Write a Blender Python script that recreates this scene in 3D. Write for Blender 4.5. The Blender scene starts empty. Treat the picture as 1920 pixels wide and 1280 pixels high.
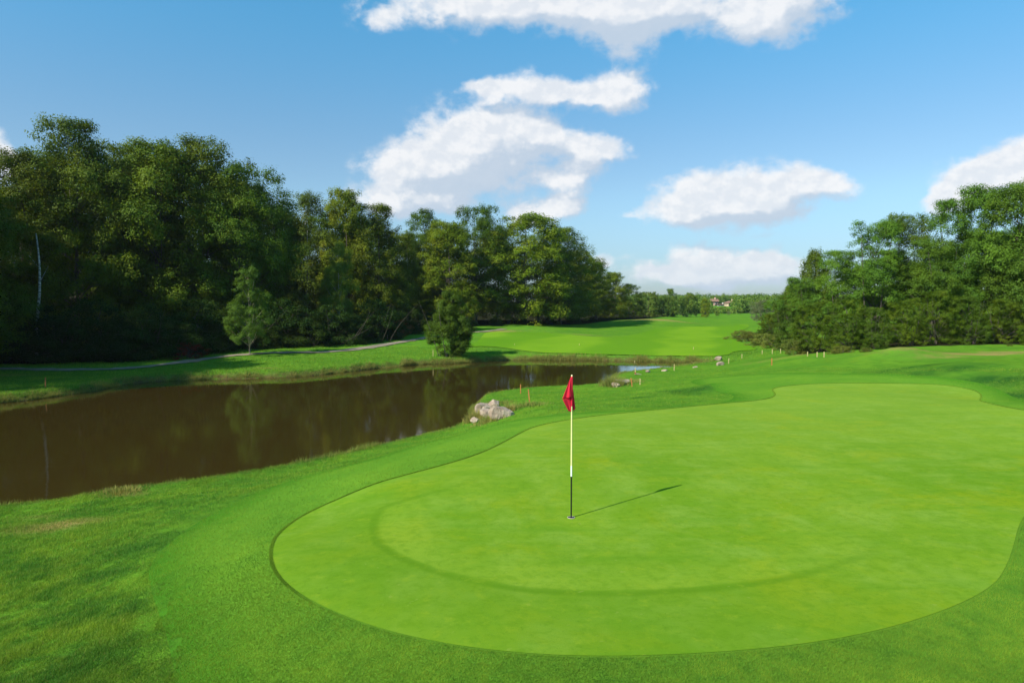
import bpy, math, random
import numpy as np
from mathutils import Vector, Matrix
from mathutils.geometry import delaunay_2d_cdt
R = math.radians
sc = bpy.context.scene
C = sc.collection
rng = np.random.default_rng(7)

# ------------------------------------------------------------------ camera
CAMH = 3.1
F = 1280.0                       # focal length in photo pixels
PITCH = math.atan(70 / F)
cam = bpy.data.cameras.new('camera'); camo = bpy.data.objects.new('camera', cam); C.objects.link(camo)
cam.sensor_width = 36; cam.lens = 36 * F / 1920
cam.clip_start = 0.1; cam.clip_end = 20000
camo.location = (0, 0, CAMH); camo.rotation_euler = (math.pi / 2 - PITCH, 0, 0)
sc.camera = camo

# ------------------------------------------------------------------ exposure, sun
sc.view_settings.view_transform = 'Standard'; sc.view_settings.look = 'None'
sc.view_settings.exposure = 0.75; sc.view_settings.gamma = 1
SUN_EL = 38.5
sd = Vector((-0.787, -0.617, 0)).normalized()
sun_from = Vector((sd.x * math.cos(R(SUN_EL)), sd.y * math.cos(R(SUN_EL)), math.sin(R(SUN_EL))))
sl = bpy.data.lights.new('sun', 'SUN'); sl.energy = 4.2; sl.angle = R(0.53); sl.color = (1, 0.94, 0.82)
slo = bpy.data.objects.new('sun', sl); C.objects.link(slo)
slo.rotation_euler = (-sun_from).to_track_quat('-Z', 'Y').to_euler()

# ------------------------------------------------------------------ node helpers
class NT:
    def __init__(s, nt): s.nt = nt
    def n(s, t, **k):
        x = s.nt.nodes.new(t)
        for a, b in k.items(): setattr(x, a, b)
        return x
    def link(s, a, b): s.nt.links.new(a, b)
    def _in(s, sock, v):
        if v is None: return
        if isinstance(v, bpy.types.NodeSocket): s.link(v, sock)
        else:
            try: sock.default_value = v
            except Exception: sock.default_value = tuple(v) + (1,)
    def m(s, op, a, b=None, c=None, clamp=False):
        x = s.n('ShaderNodeMath', operation=op); x.use_clamp = clamp
        s._in(x.inputs[0], a); s._in(x.inputs[1], b); s._in(x.inputs[2], c)
        return x.outputs[0]
    def vm(s, op, a, b=None):
        x = s.n('ShaderNodeVectorMath', operation=op)
        s._in(x.inputs[0], a); s._in(x.inputs[1], b)
        return x.outputs[0]
    def comb(s, x, y, z=0.0):
        c = s.n('ShaderNodeCombineXYZ'); s._in(c.inputs[0], x); s._in(c.inputs[1], y); s._in(c.inputs[2], z)
        return c.outputs[0]
    def sep(s, v):
        c = s.n('ShaderNodeSeparateXYZ'); s._in(c.inputs[0], v); return c.outputs
    def noise(s, vec, scale, detail=4, rough=0.5, dist=0.0, dims='3D', w=None):
        x = s.n('ShaderNodeTexNoise', noise_dimensions=dims)
        s._in(x.inputs['Vector'], vec); x.inputs['Scale'].default_value = scale
        x.inputs['Detail'].default_value = detail; x.inputs['Roughness'].default_value = rough
        x.inputs['Distortion'].default_value = dist
        return x.outputs['Fac']
    def ramp(s, f, lo, hi, a=0.0, b=1.0, smooth=True):
        x = s.n('ShaderNodeMapRange'); x.interpolation_type = 'SMOOTHSTEP' if smooth else 'LINEAR'
        s._in(x.inputs[0], f); x.inputs[1].default_value = lo; x.inputs[2].default_value = hi
        x.inputs[3].default_value = a; x.inputs[4].default_value = b
        return x.outputs[0]
    def mix(s, f, a, b, mode='MIX'):
        x = s.n('ShaderNodeMix', data_type='RGBA', blend_type=mode)
        s._in(x.inputs[0], f); s._in(x.inputs[6], a); s._in(x.inputs[7], b)
        return x.outputs[2]
    def attr(s, name):
        x = s.n('ShaderNodeAttribute'); x.attribute_name = name; return x.outputs['Fac']
    def geo(s): return s.n('ShaderNodeNewGeometry').outputs['Position']

# ------------------------------------------------------------------ world: sky and clouds by direction
def px_dir(px, py):
    v = Vector(((px - 960) / F, 1.0, -(py - 640) / F)); v.rotate(Matrix.Rotation(-PITCH, 3, 'X')); return v.normalized()
def azel(px, py):
    d = px_dir(px, py); return math.atan2(d.x, d.y), math.asin(d.z)

CLOUDS = [  # photo x, y, half width, half height, weight
    (900, 10, 210, 42, 1), (1080, 15, 170, 48, .9), (1200, 45, 62, 55, 1), (1210, -5, 130, 55, 1), (1440, 5, 130, 60, 1), (1400, 45, 75, 36, .55), (725, 32, 40, 22, .7), (1190, 88, 26, 16, .35),
    (1500, 35, 60, 42, .55), (1560, 5, 40, 25, .4), (1090, 88, 24, 16, .25),
    (1000, 160, 125, 30, 1), (1100, 178, 100, 26, .75), (1168, 160, 45, 38, .9), (910, 158, 50, 15, .5),
    (870, 265, 78, 60, 1.05), (955, 258, 92, 52, 1.0), (800, 300, 85, 52, 1.1), (740, 325, 45, 36, 1), (890, 322, 120, 36, .95), (1010, 245, 46, 32, .8),
    (780, 372, 92, 26, 1), (740, 390, 60, 26, .8), (840, 385, 50, 22, .6),
    (1085, 285, 42, 40, 1), (1150, 268, 48, 26, .75), (1045, 338, 60, 24, .7), (1060, 378, 45, 22, .8), (985, 405, 55, 34, 1), (1040, 400, 40, 20, .6),
    (1300, 380, 78, 44, 1.1), (1385, 360, 85, 46, 1.1), (1460, 365, 70, 42, 1), (1540, 345, 55, 30, 1), (1430, 400, 90, 24, .6), (1180, 406, 36, 11, .5), (1340, 400, 100, 26, .8),
    (1300, 480, 55, 28, 1), (1380, 492, 90, 26, 1), (1470, 490, 60, 24, .9), (1250, 512, 66, 20, .8), (1350, 522, 150, 24, .7),
    (1145, 490, 40, 15, .6), (1440, 447, 28, 8, .35),
    (1800, 360, 70, 50, 1), (1880, 320, 90, 44, 1.1), (1960, 320, 90, 60, 1), (1750, 385, 40, 26, .8),
    (5, 280, 38, 28, .9), (-40, 300, 60, 50, 1), (20, 310, 30, 26, .5), (550, 281, 22, 6, .18),
]
w = bpy.data.worlds.new('World'); sc.world = w; w.use_nodes = True
wt = w.node_tree; wt.nodes.clear()
g = bpy.data.node_groups.new('cloud_density', 'ShaderNodeTree')
g.interface.new_socket('Vector', in_out='INPUT', socket_type='NodeSocketVector')
g.interface.new_socket('Density', in_out='OUTPUT', socket_type='NodeSocketFloat')
G = NT(g); gi = G.n('NodeGroupInput'); go = G.n('NodeGroupOutput')
ae = gi.outputs[0]                                   # (azimuth, elevation, 0)
w1 = G.n('ShaderNodeTexNoise'); G._in(w1.inputs['Vector'], ae); w1.inputs['Scale'].default_value = 9; w1.inputs['Detail'].default_value = 5; w1.inputs['Roughness'].default_value = .55
wv = G.vm('MULTIPLY', G.vm('SUBTRACT', w1.outputs['Color'], (0.5, 0.5, 0.5)), (0.10, 0.05, 0.0))
sep = G.sep(G.vm('ADD', ae, wv))
acc = None
for (px, py, rx, ry, wgt) in CLOUDS:
    a, e = azel(px, py)
    a1, _ = azel(px + rx, py); _, e1 = azel(px, py - ry)
    ra, re = abs(a1 - a) * 1.12, abs(e1 - e) * 1.10
    dx = G.m('MULTIPLY_ADD', sep[0], 1 / ra, -a / ra)
    dy = G.m('MULTIPLY_ADD', sep[1], 1 / re, -e / re)
    r2 = G.m('MULTIPLY_ADD', dx, dx, G.m('MULTIPLY', dy, dy))
    f = G.m('MULTIPLY', G.m('EXPONENT', G.m('MULTIPLY', r2, -1.3)), wgt)
    acc = f if acc is None else G.m('ADD', acc, f)
n1 = G.noise(G.vm('MULTIPLY', ae, (1, 1.3, 1)), 18, 10, .60)
d = G.m('ADD', G.m('MINIMUM', acc, 2.2), G.m('MULTIPLY', G.m('MULTIPLY', G.m('SUBTRACT', n1, .5), 2.1), G.m('MULTIPLY_ADD', acc, 3.0, .12, clamp=True)))
G.link(d, go.inputs[0])

W = NT(wt)
out = W.n('ShaderNodeOutputWorld'); bg = W.n('ShaderNodeBackground'); W.link(bg.outputs[0], out.inputs[0])
tc = W.n('ShaderNodeTexCoord').outputs['Generated']
xyz = W.sep(W.vm('NORMALIZE', tc))
az = W.m('ARCTAN2', xyz[0], xyz[1]); el = W.m('ARCSINE', xyz[2])
ae = W.comb(az, el, 0.0)
def dens(v):
    x = W.n('ShaderNodeGroup'); x.node_tree = g; W.link(v, x.inputs[0]); return x.outputs[0]
d0 = dens(ae)
d1 = dens(W.vm('ADD', ae, (-0.018, 0.030, 0.0)))      # toward the sun
alpha = W.ramp(d0, 0.18, 0.92)
alpha = W.m('MULTIPLY', alpha, 0.93)
shade = W.ramp(W.m('SUBTRACT', d1, d0), -0.42, 0.34, 1.0, 0.0)   # bright where thin toward the sun
sky = W.n('ShaderNodeTexSky', sky_type='NISHITA'); sky.sun_disc = False
sky.sun_elevation = R(SUN_EL); sky.sun_rotation = math.atan2(sun_from.x, sun_from.y)
sky.altitude = 200; sky.air_density = 1.0; sky.dust_density = 0.6; sky.ozone_density = 2.5
cr = W.n('ShaderNodeValToRGB'); W.link(el, cr.inputs[0]); cr.color_ramp.interpolation = 'EASE'
cr.color_ramp.elements[0].position = 0.0; cr.color_ramp.elements[0].color = (.62, .74, .92, 1)
cr.color_ramp.elements[1].position = .45; cr.color_ramp.elements[1].color = (.64, 1.52, 1.60, 1)
e_ = cr.color_ramp.elements.new(.16); e_.color = (.98, 1.14, 1.15, 1)
skyc = W.mix(1.0, sky.outputs[0], cr.outputs[0], 'MULTIPLY')
bright = W.mix(shade, (4.3, 5.1, 6.1), (7.7, 7.7, 7.75))
nz = lambda v: W.noise(W.vm('MULTIPLY', v, (1, 1.3, 1)), 20, 6, .6)
bil = W.ramp(W.m('SUBTRACT', nz(W.vm('ADD', ae, (-.006, .010, 0.0))), nz(ae)), -.10, .10, 1.0, 0.0)
bright = W.mix(W.m('MULTIPLY', W.m('SUBTRACT', 1.0, bil), .42), bright, (4.7, 5.4, 6.3))
thick = W.ramp(d0, .4, 1.5)
bright = W.mix(W.m('MULTIPLY', thick, .12), bright, (6.1, 6.4, 6.9))
low = W.ramp(el, 0.0, 0.10, 0.55, 0.0)
bright = W.mix(low, bright, (5.0, 5.9, 6.9))
col = W.mix(alpha, skyc, bright)
W.link(col, bg.inputs[0]); bg.inputs[1].default_value = 0.075

# ------------------------------------------------------------------ tags and mesh helpers
def tag(o, label=None, cat=None, group=None, kind=None):
    if label: o['label'] = label
    if cat: o['category'] = cat
    if group: o['group'] = group
    if kind: o['kind'] = kind
    return o
def empty(name, loc, rz=0, sc3=(1, 1, 1)):
    o = bpy.data.objects.new(name, None); C.objects.link(o); o.location = loc; o.rotation_euler = (0, 0, rz); o.scale = sc3
    o.empty_display_size = .2
    return o
def np_mesh(name, V, Fc, mats, smooth=False, attrs=None, mi=None):
    """V (n,3); Fc (m,k) all the same k"""
    me = bpy.data.meshes.new(name); V = np.asarray(V, np.float32); Fc = np.asarray(Fc, np.int32)
    k = Fc.shape[1]; m = len(Fc)
    me.vertices.add(len(V)); me.vertices.foreach_set('co', V.ravel())
    me.loops.add(m * k); me.loops.foreach_set('vertex_index', Fc.ravel())
    me.polygons.add(m); me.polygons.foreach_set('loop_start', np.arange(0, m * k, k, dtype=np.int32))
    me.polygons.foreach_set('loop_total', np.full(m, k, np.int32))
    if smooth: me.polygons.foreach_set('use_smooth', np.ones(m, bool))
    if mi is not None: me.polygons.foreach_set('material_index', np.asarray(mi, np.int32))
    for a, v in (attrs or {}).items():
        at_ = me.attributes.new(a, 'FLOAT', 'POINT'); at_.data.foreach_set('value', np.asarray(v, np.float32))
    for mm in (mats if isinstance(mats, (list, tuple)) else [mats]): me.materials.append(mm)
    me.update(); me.validate(clean_customdata=False)
    return me
def link(name, me, parent=None):
    o = bpy.data.objects.new(name, me); C.objects.link(o)
    if parent: o.parent = parent
    return o

# value noise
def vnoise(x, y, seed=0):
    xi = np.floor(x).astype(np.int64); yi = np.floor(y).astype(np.int64); fx = x - xi; fy = y - yi
    fx = fx * fx * (3 - 2 * fx); fy = fy * fy * (3 - 2 * fy)
    def h(a, b):
        n = (a * 374761393 + b * 668265263 + seed * 1442695041) & 0xffffffff
        n = ((n ^ (n >> 13)) * 1274126177) & 0xffffffff
        return ((n ^ (n >> 16)) & 0xffff) / 65535.0
    return (h(xi, yi) * (1 - fx) + h(xi + 1, yi) * fx) * (1 - fy) + (h(xi, yi + 1) * (1 - fx) + h(xi + 1, yi + 1) * fx) * fy
def fbm(x, y, o=4, seed=0):
    s = 0; a = .5; t = 0
    for i in range(o):
        s = s + a * vnoise(x * 2 ** i, y * 2 ** i, seed + i); t += a; a *= .5
    return s / t - .5

# ------------------------------------------------------------------ terrain height
WATER = -1.3
cp, sp = math.cos(PITCH), math.sin(PITCH)
def plane_pt(px, py, z):
    """where the sight line through a photo pixel meets the level z"""
    dx = (px - 960) / F; v = -(py - 640) / F
    dy = cp + v * sp; dz = -sp + v * cp
    t = (z - CAMH) / dz
    return dx * t, dy * t
def ss(x, a, b):
    t = np.clip((x - a) / (b - a), 0, 1); return t * t * (3 - 2 * t)
CTRL = [  # photo x, y, ground height
    (1071, 971, 0), (1071, 1280, -.04), (1500, 1280, .0), (1900, 1280, .03), (700, 1280, -.12), (300, 1280, -.38), (0, 1280, -.55), (-300, 1280, -.7),
    (505, 1045, -.06), (700, 900, -.02), (1000, 800, .0), (1440, 745, .08), (1640, 720, .22), (1835, 745, .3), (1915, 930, .12), (2100, 850, .22), (1500, 900, .05),
    (1300, 1000, 0), (900, 1150, -.04), (800, 1000, -.02),
    (200, 1100, -.55), (300, 1020, -.5), (0, 1100, -.8), (0, 1000, -1.0), (-200, 1000, -1.05), (450, 930, -.6), (620, 880, -.65), (800, 830, -.6), (600, 950, -.25),
    (0, 962, -1.16), (210, 930, -1.16), (400, 906, -1.16), (600, 874, -1.16), (850, 810, -1.16), (-200, 985, -1.16),
    (960, 770, -.5), (930, 745, -.8), (1060, 740, -.85), (1150, 735, -.85), (1200, 740, -.45), (1180, 712, -.75), (1300, 720, -.35), (1220, 702, -.95), (1340, 690, -.8), (1400, 700, -.3), (1000, 760, -.45), (1100,755,-.4),
    (1500, 690, .1), (1700, 680, .45), (1850, 700, .55), (1900, 662, .75), (1690, 662, .72), (1540, 668, .3), (2100, 680, .9), (2300, 720, .9),
    (1440, 668, -.3), (1400, 655, -.6), (1500, 655, -.1),
    (-200, 790, -1.05), (0, 740, -.98), (150, 728, -1.0), (250, 711, -1.0), (450, 699, -.98), (600, 694, -.95), (700, 683, -.95), (820, 674, -.9),
    (0, 691, -.88), (250, 688, -.86), (450, 666, -.55), (640, 657, -.5), (800, 636, -.3), (-300, 700, -.8),
    (960, 670, -.98), (1100, 671, -.98), (1250, 674, -.98), (1350, 678, -.98),
    (900, 623, -.2), (1000, 617, -.1), (1100, 640, -.55), (1250, 645, -.7), (1000, 650, -.6), (1180, 612, -.3), (1240, 603.5, .15), (1290, 607, -.3), (1390, 606, -.5), (1400, 625, -.6),
]
_cp = np.array([plane_pt(a, b, z) + (z,) for a, b, z in CTRL] + [
    (-60, 70, .3), (-30, 75, .3), (-10, 110, .4), (60, 60, .9), (60, 110, .6), (30, 150, .0), (-60, 160, .5), (0, 200, 0), (80, 240, .6), (0, 330, 2.2), (90, 330, 2.2), (200, 330, 2.5), (0, 480, 3.5), (150, 480, 3.8), (400, 600, 5), (-300, 600, 5), (0, 900, 5), (0, 2500, 6), (-40, 35, -.7), (-60, 30, -.3),
    (0, 3, 0), (-3, 2, -.2), (4, 2, 0), (0, 1, 0), (6, 6, .02), (-8, 3, -.6)])
def _fan(X, Y):
    Yc = np.maximum(Y, -2) + 6
    return np.clip(X / Yc, -2.2, 2.2) * 1.3, np.log(Yc)
_cu, _cv = _fan(_cp[:, 0], _cp[:, 1])
def _tps(r2): return np.where(r2 > 1e-12, r2 * np.log(np.maximum(r2, 1e-12)) * .5, 0)
_n = len(_cp)
_A = _tps((_cu[:, None] - _cu) ** 2 + (_cv[:, None] - _cv) ** 2) + np.eye(_n) * 2e-3
_P = np.c_[np.ones(_n), _cu, _cv]
_M = np.block([[_A, _P], [_P.T, np.zeros((3, 3))]])
_w = np.linalg.solve(_M, np.r_[_cp[:, 2], 0, 0, 0])
def _base_exact(X, Y):
    X = np.asarray(X, float); Y = np.asarray(Y, float); u, v = _fan(X, Y)
    s = _w[_n] + _w[_n + 1] * u + _w[_n + 2] * v
    for i in range(_n): s = s + _w[i] * _tps((u - _cu[i]) ** 2 + (v - _cv[i]) ** 2)
    return np.clip(s, WATER + .16, 7)
class Grid:
    """a field sampled once on a regular grid, then read back bilinearly"""
    def __init__(g, f, x0, x1, nx, y0, y1, ny):
        g.x0, g.y0, g.dx, g.dy, g.nx, g.ny = x0, y0, (x1 - x0) / (nx - 1), (y1 - y0) / (ny - 1), nx, ny
        A, B = np.meshgrid(np.linspace(x0, x1, nx), np.linspace(y0, y1, ny)); g.v = f(A, B)
    def __call__(g, x, y):
        a = np.clip((x - g.x0) / g.dx, 0, g.nx - 1.001); b = np.clip((y - g.y0) / g.dy, 0, g.ny - 1.001)
        i = a.astype(int); j = b.astype(int); a = a - i; b = b - j; v = g.v
        return (v[j, i] * (1 - a) + v[j, i + 1] * a) * (1 - b) + (v[j + 1, i] * (1 - a) + v[j + 1, i + 1] * a) * b
_gb = Grid(lambda u, v: _base_exact(u / 1.3 * np.exp(v), np.exp(v) - 6), -2.86, 2.86, 420, math.log(4.01), math.log(3300), 620)
def base_h(X, Y):
    u, v = _fan(np.asarray(X, float), np.asarray(Y, float)); h = _gb(u, v)
    for bx, by, r, a in BUMPS: h = h + a * np.exp(-((X - bx) ** 2 + ((Y - by) * 1.3) ** 2) / r ** 2)
    return h
BUMPS = [plane_pt(px, py, z) + (r, a) for px, py, z, r, a in [(1690, 664, .7, 1.5, .38), (1800, 690, .6, 3.0, .30), (1730, 712, .4, 2.5, -.12), (1900, 720, .6, 2.5, -.25), (1340, 728, -.2, 1.2, .18), (1240, 742, -.4, 1.1, .12), (1310, 738, -.2, 1.2, -.12), (1240, 606, -.2, 6, .5), (1000, 622, -.2, 5, .5), (930, 628, -.2, 3.5, .3)]]

def sdf(X, Y, poly):
    """signed distance to a closed outline, negative inside"""
    X = np.asarray(X, float); Y = np.asarray(Y, float)
    P = np.asarray(poly, float); Q = np.roll(P, -1, 0)
    best = np.full(X.shape, 1e18); ins = np.zeros(X.shape, bool)
    for (ax, ay), (bx, by) in zip(P, Q):
        ex, ey = bx - ax, by - ay; L = ex * ex + ey * ey + 1e-12
        t = np.clip(((X - ax) * ex + (Y - ay) * ey) / L, 0, 1)
        best = np.minimum(best, (X - ax - t * ex) ** 2 + (Y - ay - t * ey) ** 2)
        if abs(ey) > 1e-12:
            c = ((ay > Y) != (by > Y)) & (X < ex * (Y - ay) / ey + ax); ins ^= c
    dd = np.sqrt(best); return np.where(ins, -dd, dd)
def smooth_poly(pts, k=3, closed=True):
    P = np.asarray(pts, float)
    for _ in range(k):
        if closed:
            Q = np.roll(P, -1, 0); P = np.stack([P * .75 + Q * .25, P * .25 + Q * .75], 1).reshape(-1, 2)
        else:
            A = P[:-1] * .75 + P[1:] * .25; B = P[:-1] * .25 + P[1:] * .75
            P = np.r_[P[:1], np.stack([A, B], 1).reshape(-1, 2), P[-1:]]
    return P
POND_PX = [(0, 958), (120, 944), (210, 926), (400, 902), (520, 882), (620, 862), (740, 832), (850, 806), (884, 798), (881, 770), (905, 748), (960, 740), (1020, 733), (1100, 733), (1150, 730), (1142, 712), (1165, 703), (1215, 697), (1255, 693), (1300, 688), (1342, 683),
           (1338, 680), (1250, 678), (1100, 675), (960, 674), (860, 681), (800, 682), (720, 689), (640, 698), (560, 707), (440, 710), (310, 713), (240, 718), (180, 732), (100, 744), (0, 757)]
POND = smooth_poly([plane_pt(a, b, WATER) for a, b in POND_PX] + [(-33, 23.5), (-50, 19), (-62, 12), (-50, 6), (-25, 10.5)], 2)
POND_G = Grid(lambda x, y: sdf(x, y, POND), -80, 40, 900, 3, 75, 540)
def ground_h(X, Y, rough=True):
    X = np.asarray(X, float); Y = np.asarray(Y, float)
    h = base_h(X, Y)
    near = (X > -80) & (X < 40) & (Y > 3) & (Y < 75)
    d = np.full(h.shape, 99.)
    if near.any(): d[near] = POND_G(X[near], Y[near])
    d = d + np.where(np.abs(d) < 4, fbm(X * 1.1, Y * 1.1, 3, 5) * .35 * ss(Y, 15, 40) + fbm(X * 4, Y * 4, 2, 9) * .10, 0)
    lip = WATER + .02 + d * .9
    h = np.where(d < .6, np.minimum(h, np.maximum(lip, WATER - .7)), h)
    if rough:
        ga = ss(sdf_cache(X, Y, 'apron'), 0.1, 1.2) * ss(d, .0, .8)
        h = h + ga * (fbm(X * .9, Y * .9, 3, 3) * .07 + fbm(X * 3.2, Y * 3.2, 3, 4) * .05) * (1 - ss(Y, 60, 120))
        h = h + ss(Y, 55, 75) * (1 - ss(Y, 180, 260)) * fbm(X * .05, Y * .03, 2, 8) * .5
    return h
OUT = {}
def sdf_cache(X, Y, k):
    if k not in OUT: return np.full(np.shape(X), 99.)
    P = OUT[k]; lo = P.min(0) - 3; hi = P.max(0) + 3
    m = (X > lo[0]) & (X < hi[0]) & (Y > lo[1]) & (Y < hi[1]); d = np.full(np.shape(X), 9.)
    if m.any(): d[m] = APRON_G(X[m], Y[m])
    return d
def on_ground(px, py, rough=False, it=14):
    px = np.asarray(px, float); py = np.asarray(py, float)
    dx = (px - 960) / F; v = -(py - 640) / F; dy = cp + v * sp; dz = -sp + v * cp
    dz = np.minimum(dz, -1e-3); z = np.full(px.shape, -.3)
    for _ in range(it):
        t = (z - CAMH) / dz; zz = ground_h(dx * t, dy * t, rough); z = z * .35 + zz * .65
    return dx * t, dy * t, z
def outline(pxs, k=3):
    a = np.array(pxs, float); X, Y, Z = on_ground(a[:, 0], a[:, 1]); return smooth_poly(np.c_[X, Y], k)
APRON = outline([(330, 1420), (330, 1240), (285, 1120), (275, 1060), (330, 1005), (430, 945), (560, 895), (690, 862), (850, 815), (960, 788), (1060, 777), (1200, 768), (1300, 765), (1395, 745), (1330, 722), (1280, 712), (1400, 702),
                 (1560, 700), (1700, 702), (1790, 710), (1860, 722), (1905, 745), (1960, 757), (2100, 780), (2250, 860), (2250, 1100), (2150, 1350), (1900, 1700), (1000, 1800), (500, 1700)])
GREEN = outline([(506, 1045), (520, 1000), (580, 958), (660, 925), (790, 885), (900, 853), (960, 822), (1000, 800), (1080, 785), (1200, 772), (1330, 759), (1440, 750), (1458, 740), (1444, 728), (1500, 721), (1620, 718), (1750, 720), (1810, 728), (1842, 738), (1832, 752), (1870, 762), (1950, 775), (2050, 810), (2070, 870), (1990, 920), (1915, 960),
                 (1892, 1060), (1850, 1112), (1700, 1172), (1500, 1212), (1200, 1233), (950, 1226), (750, 1192), (610, 1142), (530, 1092)])
OUT['apron'] = APRON
APRON_G = Grid(lambda x, y: sdf(x, y, APRON), -9, 32, 620, -1, 42, 640)
GREEN_G = Grid(lambda x, y: sdf(x, y, GREEN), -6, 30, 720, 3, 32, 600)
FAIR = outline([(870, 672), (900, 640), (905, 626), (960, 624), (1060, 628), (1140, 634), (1190, 626), (1235, 613), (1290, 612), (1340, 612), (1400, 606), (1408, 612), (1385, 622), (1372, 634), (1400, 645), (1425, 655), (1400, 658), (1372, 660), (1366, 668), (1300, 668), (1200, 667), (1100, 664), (1000, 662), (920, 668)], 2)
# apron of the far fairway excludes the rim along the water
PATH_L = smooth_poly(np.array([(lambda q: (q[0][0], q[1][0]))(on_ground([a], [b])) for a, b in [(-60, 690), (60, 693), (180, 694), (260, 690), (340, 680), (430, 667), (520, 661), (620, 661), (690, 652), (760, 641), (800, 635), (850, 630), (900, 624), (945, 620)]]), 3, False)

# ------------------------------------------------------------------ materials
def mat(name):
    m = bpy.data.materials.new(name); m.use_nodes = True; nt = m.node_tree; nt.nodes.clear(); N = NT(nt)
    o = N.n('ShaderNodeOutputMaterial'); p = N.n('ShaderNodeBsdfPrincipled'); N.link(p.outputs[0], o.inputs[0])
    return m, N, p, o
def simple(name, c, rough=.6, spec=.3, var=.15, scale=8, metal=0):
    m, N, p, o = mat(name)
    f = N.noise(N.n('ShaderNodeTexCoord').outputs['Object'], scale, 5, .6)
    c2 = tuple(x * (1 - var * 2) for x in c)
    N.link(N.mix(N.ramp(f, .3, .7), c2, c), p.inputs['Base Color'])
    p.inputs['Roughness'].default_value = rough; p.inputs['Specular IOR Level'].default_value = spec; p.inputs['Metallic'].default_value = metal
    return m
def bump(N, p, h, dist, strength=1.0):
    b = N.n('ShaderNodeBump'); b.inputs['Strength'].default_value = strength; b.inputs['Distance'].default_value = dist
    N._in(b.inputs['Height'], h); N.link(b.outputs[0], p.inputs['Normal'])

# rough ground
m_ground, N, p, o = mat('rough_turf')
P0 = N.geo()
big = N.noise(P0, .35, 4, .55); mid = N.noise(P0, 2.2, 5, .6); fine = N.noise(P0, 40, 4, .7)
c = N.mix(N.ramp(big, .35, .65), (.070, .192, .016), (.110, .240, .018))
c = N.mix(N.ramp(mid, .45, .75), c, (.038, .145, .012))
c = N.mix(N.ramp(fine, .35, .7, 0, .55), c, (.11, .225, .018))
c = N.mix(N.ramp(N.noise(P0, 1.1, 5, .65, .3), .50, .70, 0, .6), c, (.13, .215, .014))
c = N.mix(N.m('MULTIPLY', N.attr('shade_blob'), .9), c, (.016, .075, .012))  # shade of slopes and hollows painted in as darker green
dry = N.attr('dry'); wood = N.attr('wood')
c = N.mix(N.m('MULTIPLY', dry, N.ramp(N.m('ADD', mid, N.m('MULTIPLY', dry, .4)), .45, .75)), c, (.30, .215, .075))
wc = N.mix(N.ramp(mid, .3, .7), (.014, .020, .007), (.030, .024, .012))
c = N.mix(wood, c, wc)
mud = N.attr('mud')
c = N.mix(N.m('MULTIPLY', mud, N.ramp(mid, .3, .55, .3, 1)), c, (.10, .075, .03))
N.link(c, p.inputs['Base Color']); p.inputs['Roughness'].default_value = .9; p.inputs['Specular IOR Level'].default_value = 0
bump(N, p, N.m('ADD', fine, N.m('MULTIPLY', mid, 1.5)), .03, .8)

# apron
m_apron, N, p, o = mat('apron_turf')
P0 = N.geo(); big = N.noise(P0, .45, 4, .5); fine = N.noise(P0, 70, 4, .7); mid = N.noise(P0, 3.0, 5, .65)
c = N.mix(N.ramp(big, .35, .65), (.084, .208, .018), (.120, .248, .020))
c = N.mix(N.ramp(mid, .4, .75, 0, .5), c, (.060, .168, .016))
c = N.mix(N.ramp(fine, .3, .7, 0, .4), c, (.13, .28, .020))
c = N.mix(N.ramp(N.m('ADD', N.attr('edge'), N.m('MULTIPLY', N.m('SUBTRACT', mid, .5), 1.6)), -.1, .9), N.mix(N.ramp(mid, .4, .7), (.055, .175, .012), (.040, .130, .011)), c)
N.link(c, p.inputs['Base Color']); p.inputs['Roughness'].default_value = .9; p.inputs['Specular IOR Level'].default_value = 0
bump(N, p, N.m('ADD', fine, mid), .012, .7)

# putting green
m_green, N, p, o = mat('putting_turf')
P0 = N.geo(); big = N.noise(P0, .30, 4, .5); mid = N.noise(P0, 1.3, 6, .6, .4); fine = N.noise(P0, 110, 4, .65)
st = N.noise(N.vm('MULTIPLY', P0, (.25, 2.2, 1)), 1.2, 4, .55)
c = N.mix(N.ramp(big, .35, .65), (.122, .240, .014), (.168, .282, .018))
c = N.mix(N.ramp(mid, .40, .72, 0, .65), c, (.205, .320, .045))
c = N.mix(N.ramp(st, .48, .72, 0, .6), c, (.100, .228, .014))
yel = N.noise(P0, .45, 6, .65, .5)
c = N.mix(N.ramp(yel, .50, .68, 0, .75), c, (.215, .280, .009))
ed = N.attr('edge')       # distance in from the edge
wob = N.m('ADD', ed, N.m('MULTIPLY', N.m('SUBTRACT', mid, .5), .10))
ring = N.m('MULTIPLY', N.ramp(wob, 1.20, 1.28), N.ramp(wob, 1.40, 1.30))
c = N.mix(N.m('MULTIPLY', N.m('MULTIPLY', ring, N.attr('front')), .75), c, (.070, .170, .008))
inner = N.m('MULTIPLY', N.ramp(wob, 1.6, 1.36), N.attr('front'))
c = N.mix(N.m('MULTIPLY', inner, .45), c, (.108, .215, .012))
c = N.mix(N.m('MULTIPLY', N.m('MULTIPLY', N.ramp(wob, 1.36, 1.42), N.ramp(wob, 2.4, 1.5)), N.m('MULTIPLY', N.attr('front'), .5)), c, (.215, .325, .028))
sx = N.sep(P0); strp = N.m('SINE', N.m('ADD', N.m('MULTIPLY', sx[0], 4.6), N.m('ADD', N.m('MULTIPLY', sx[1], 1.1), N.m('MULTIPLY', big, 3))))
c = N.mix(N.ramp(strp, -.35, .35, 0, .20), c, (.098, .225, .012))
c = N.mix(N.ramp(N.noise(P0, 9, 2, .5), .70, .74, 0, .35), c, (.24, .30, .06))
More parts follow.
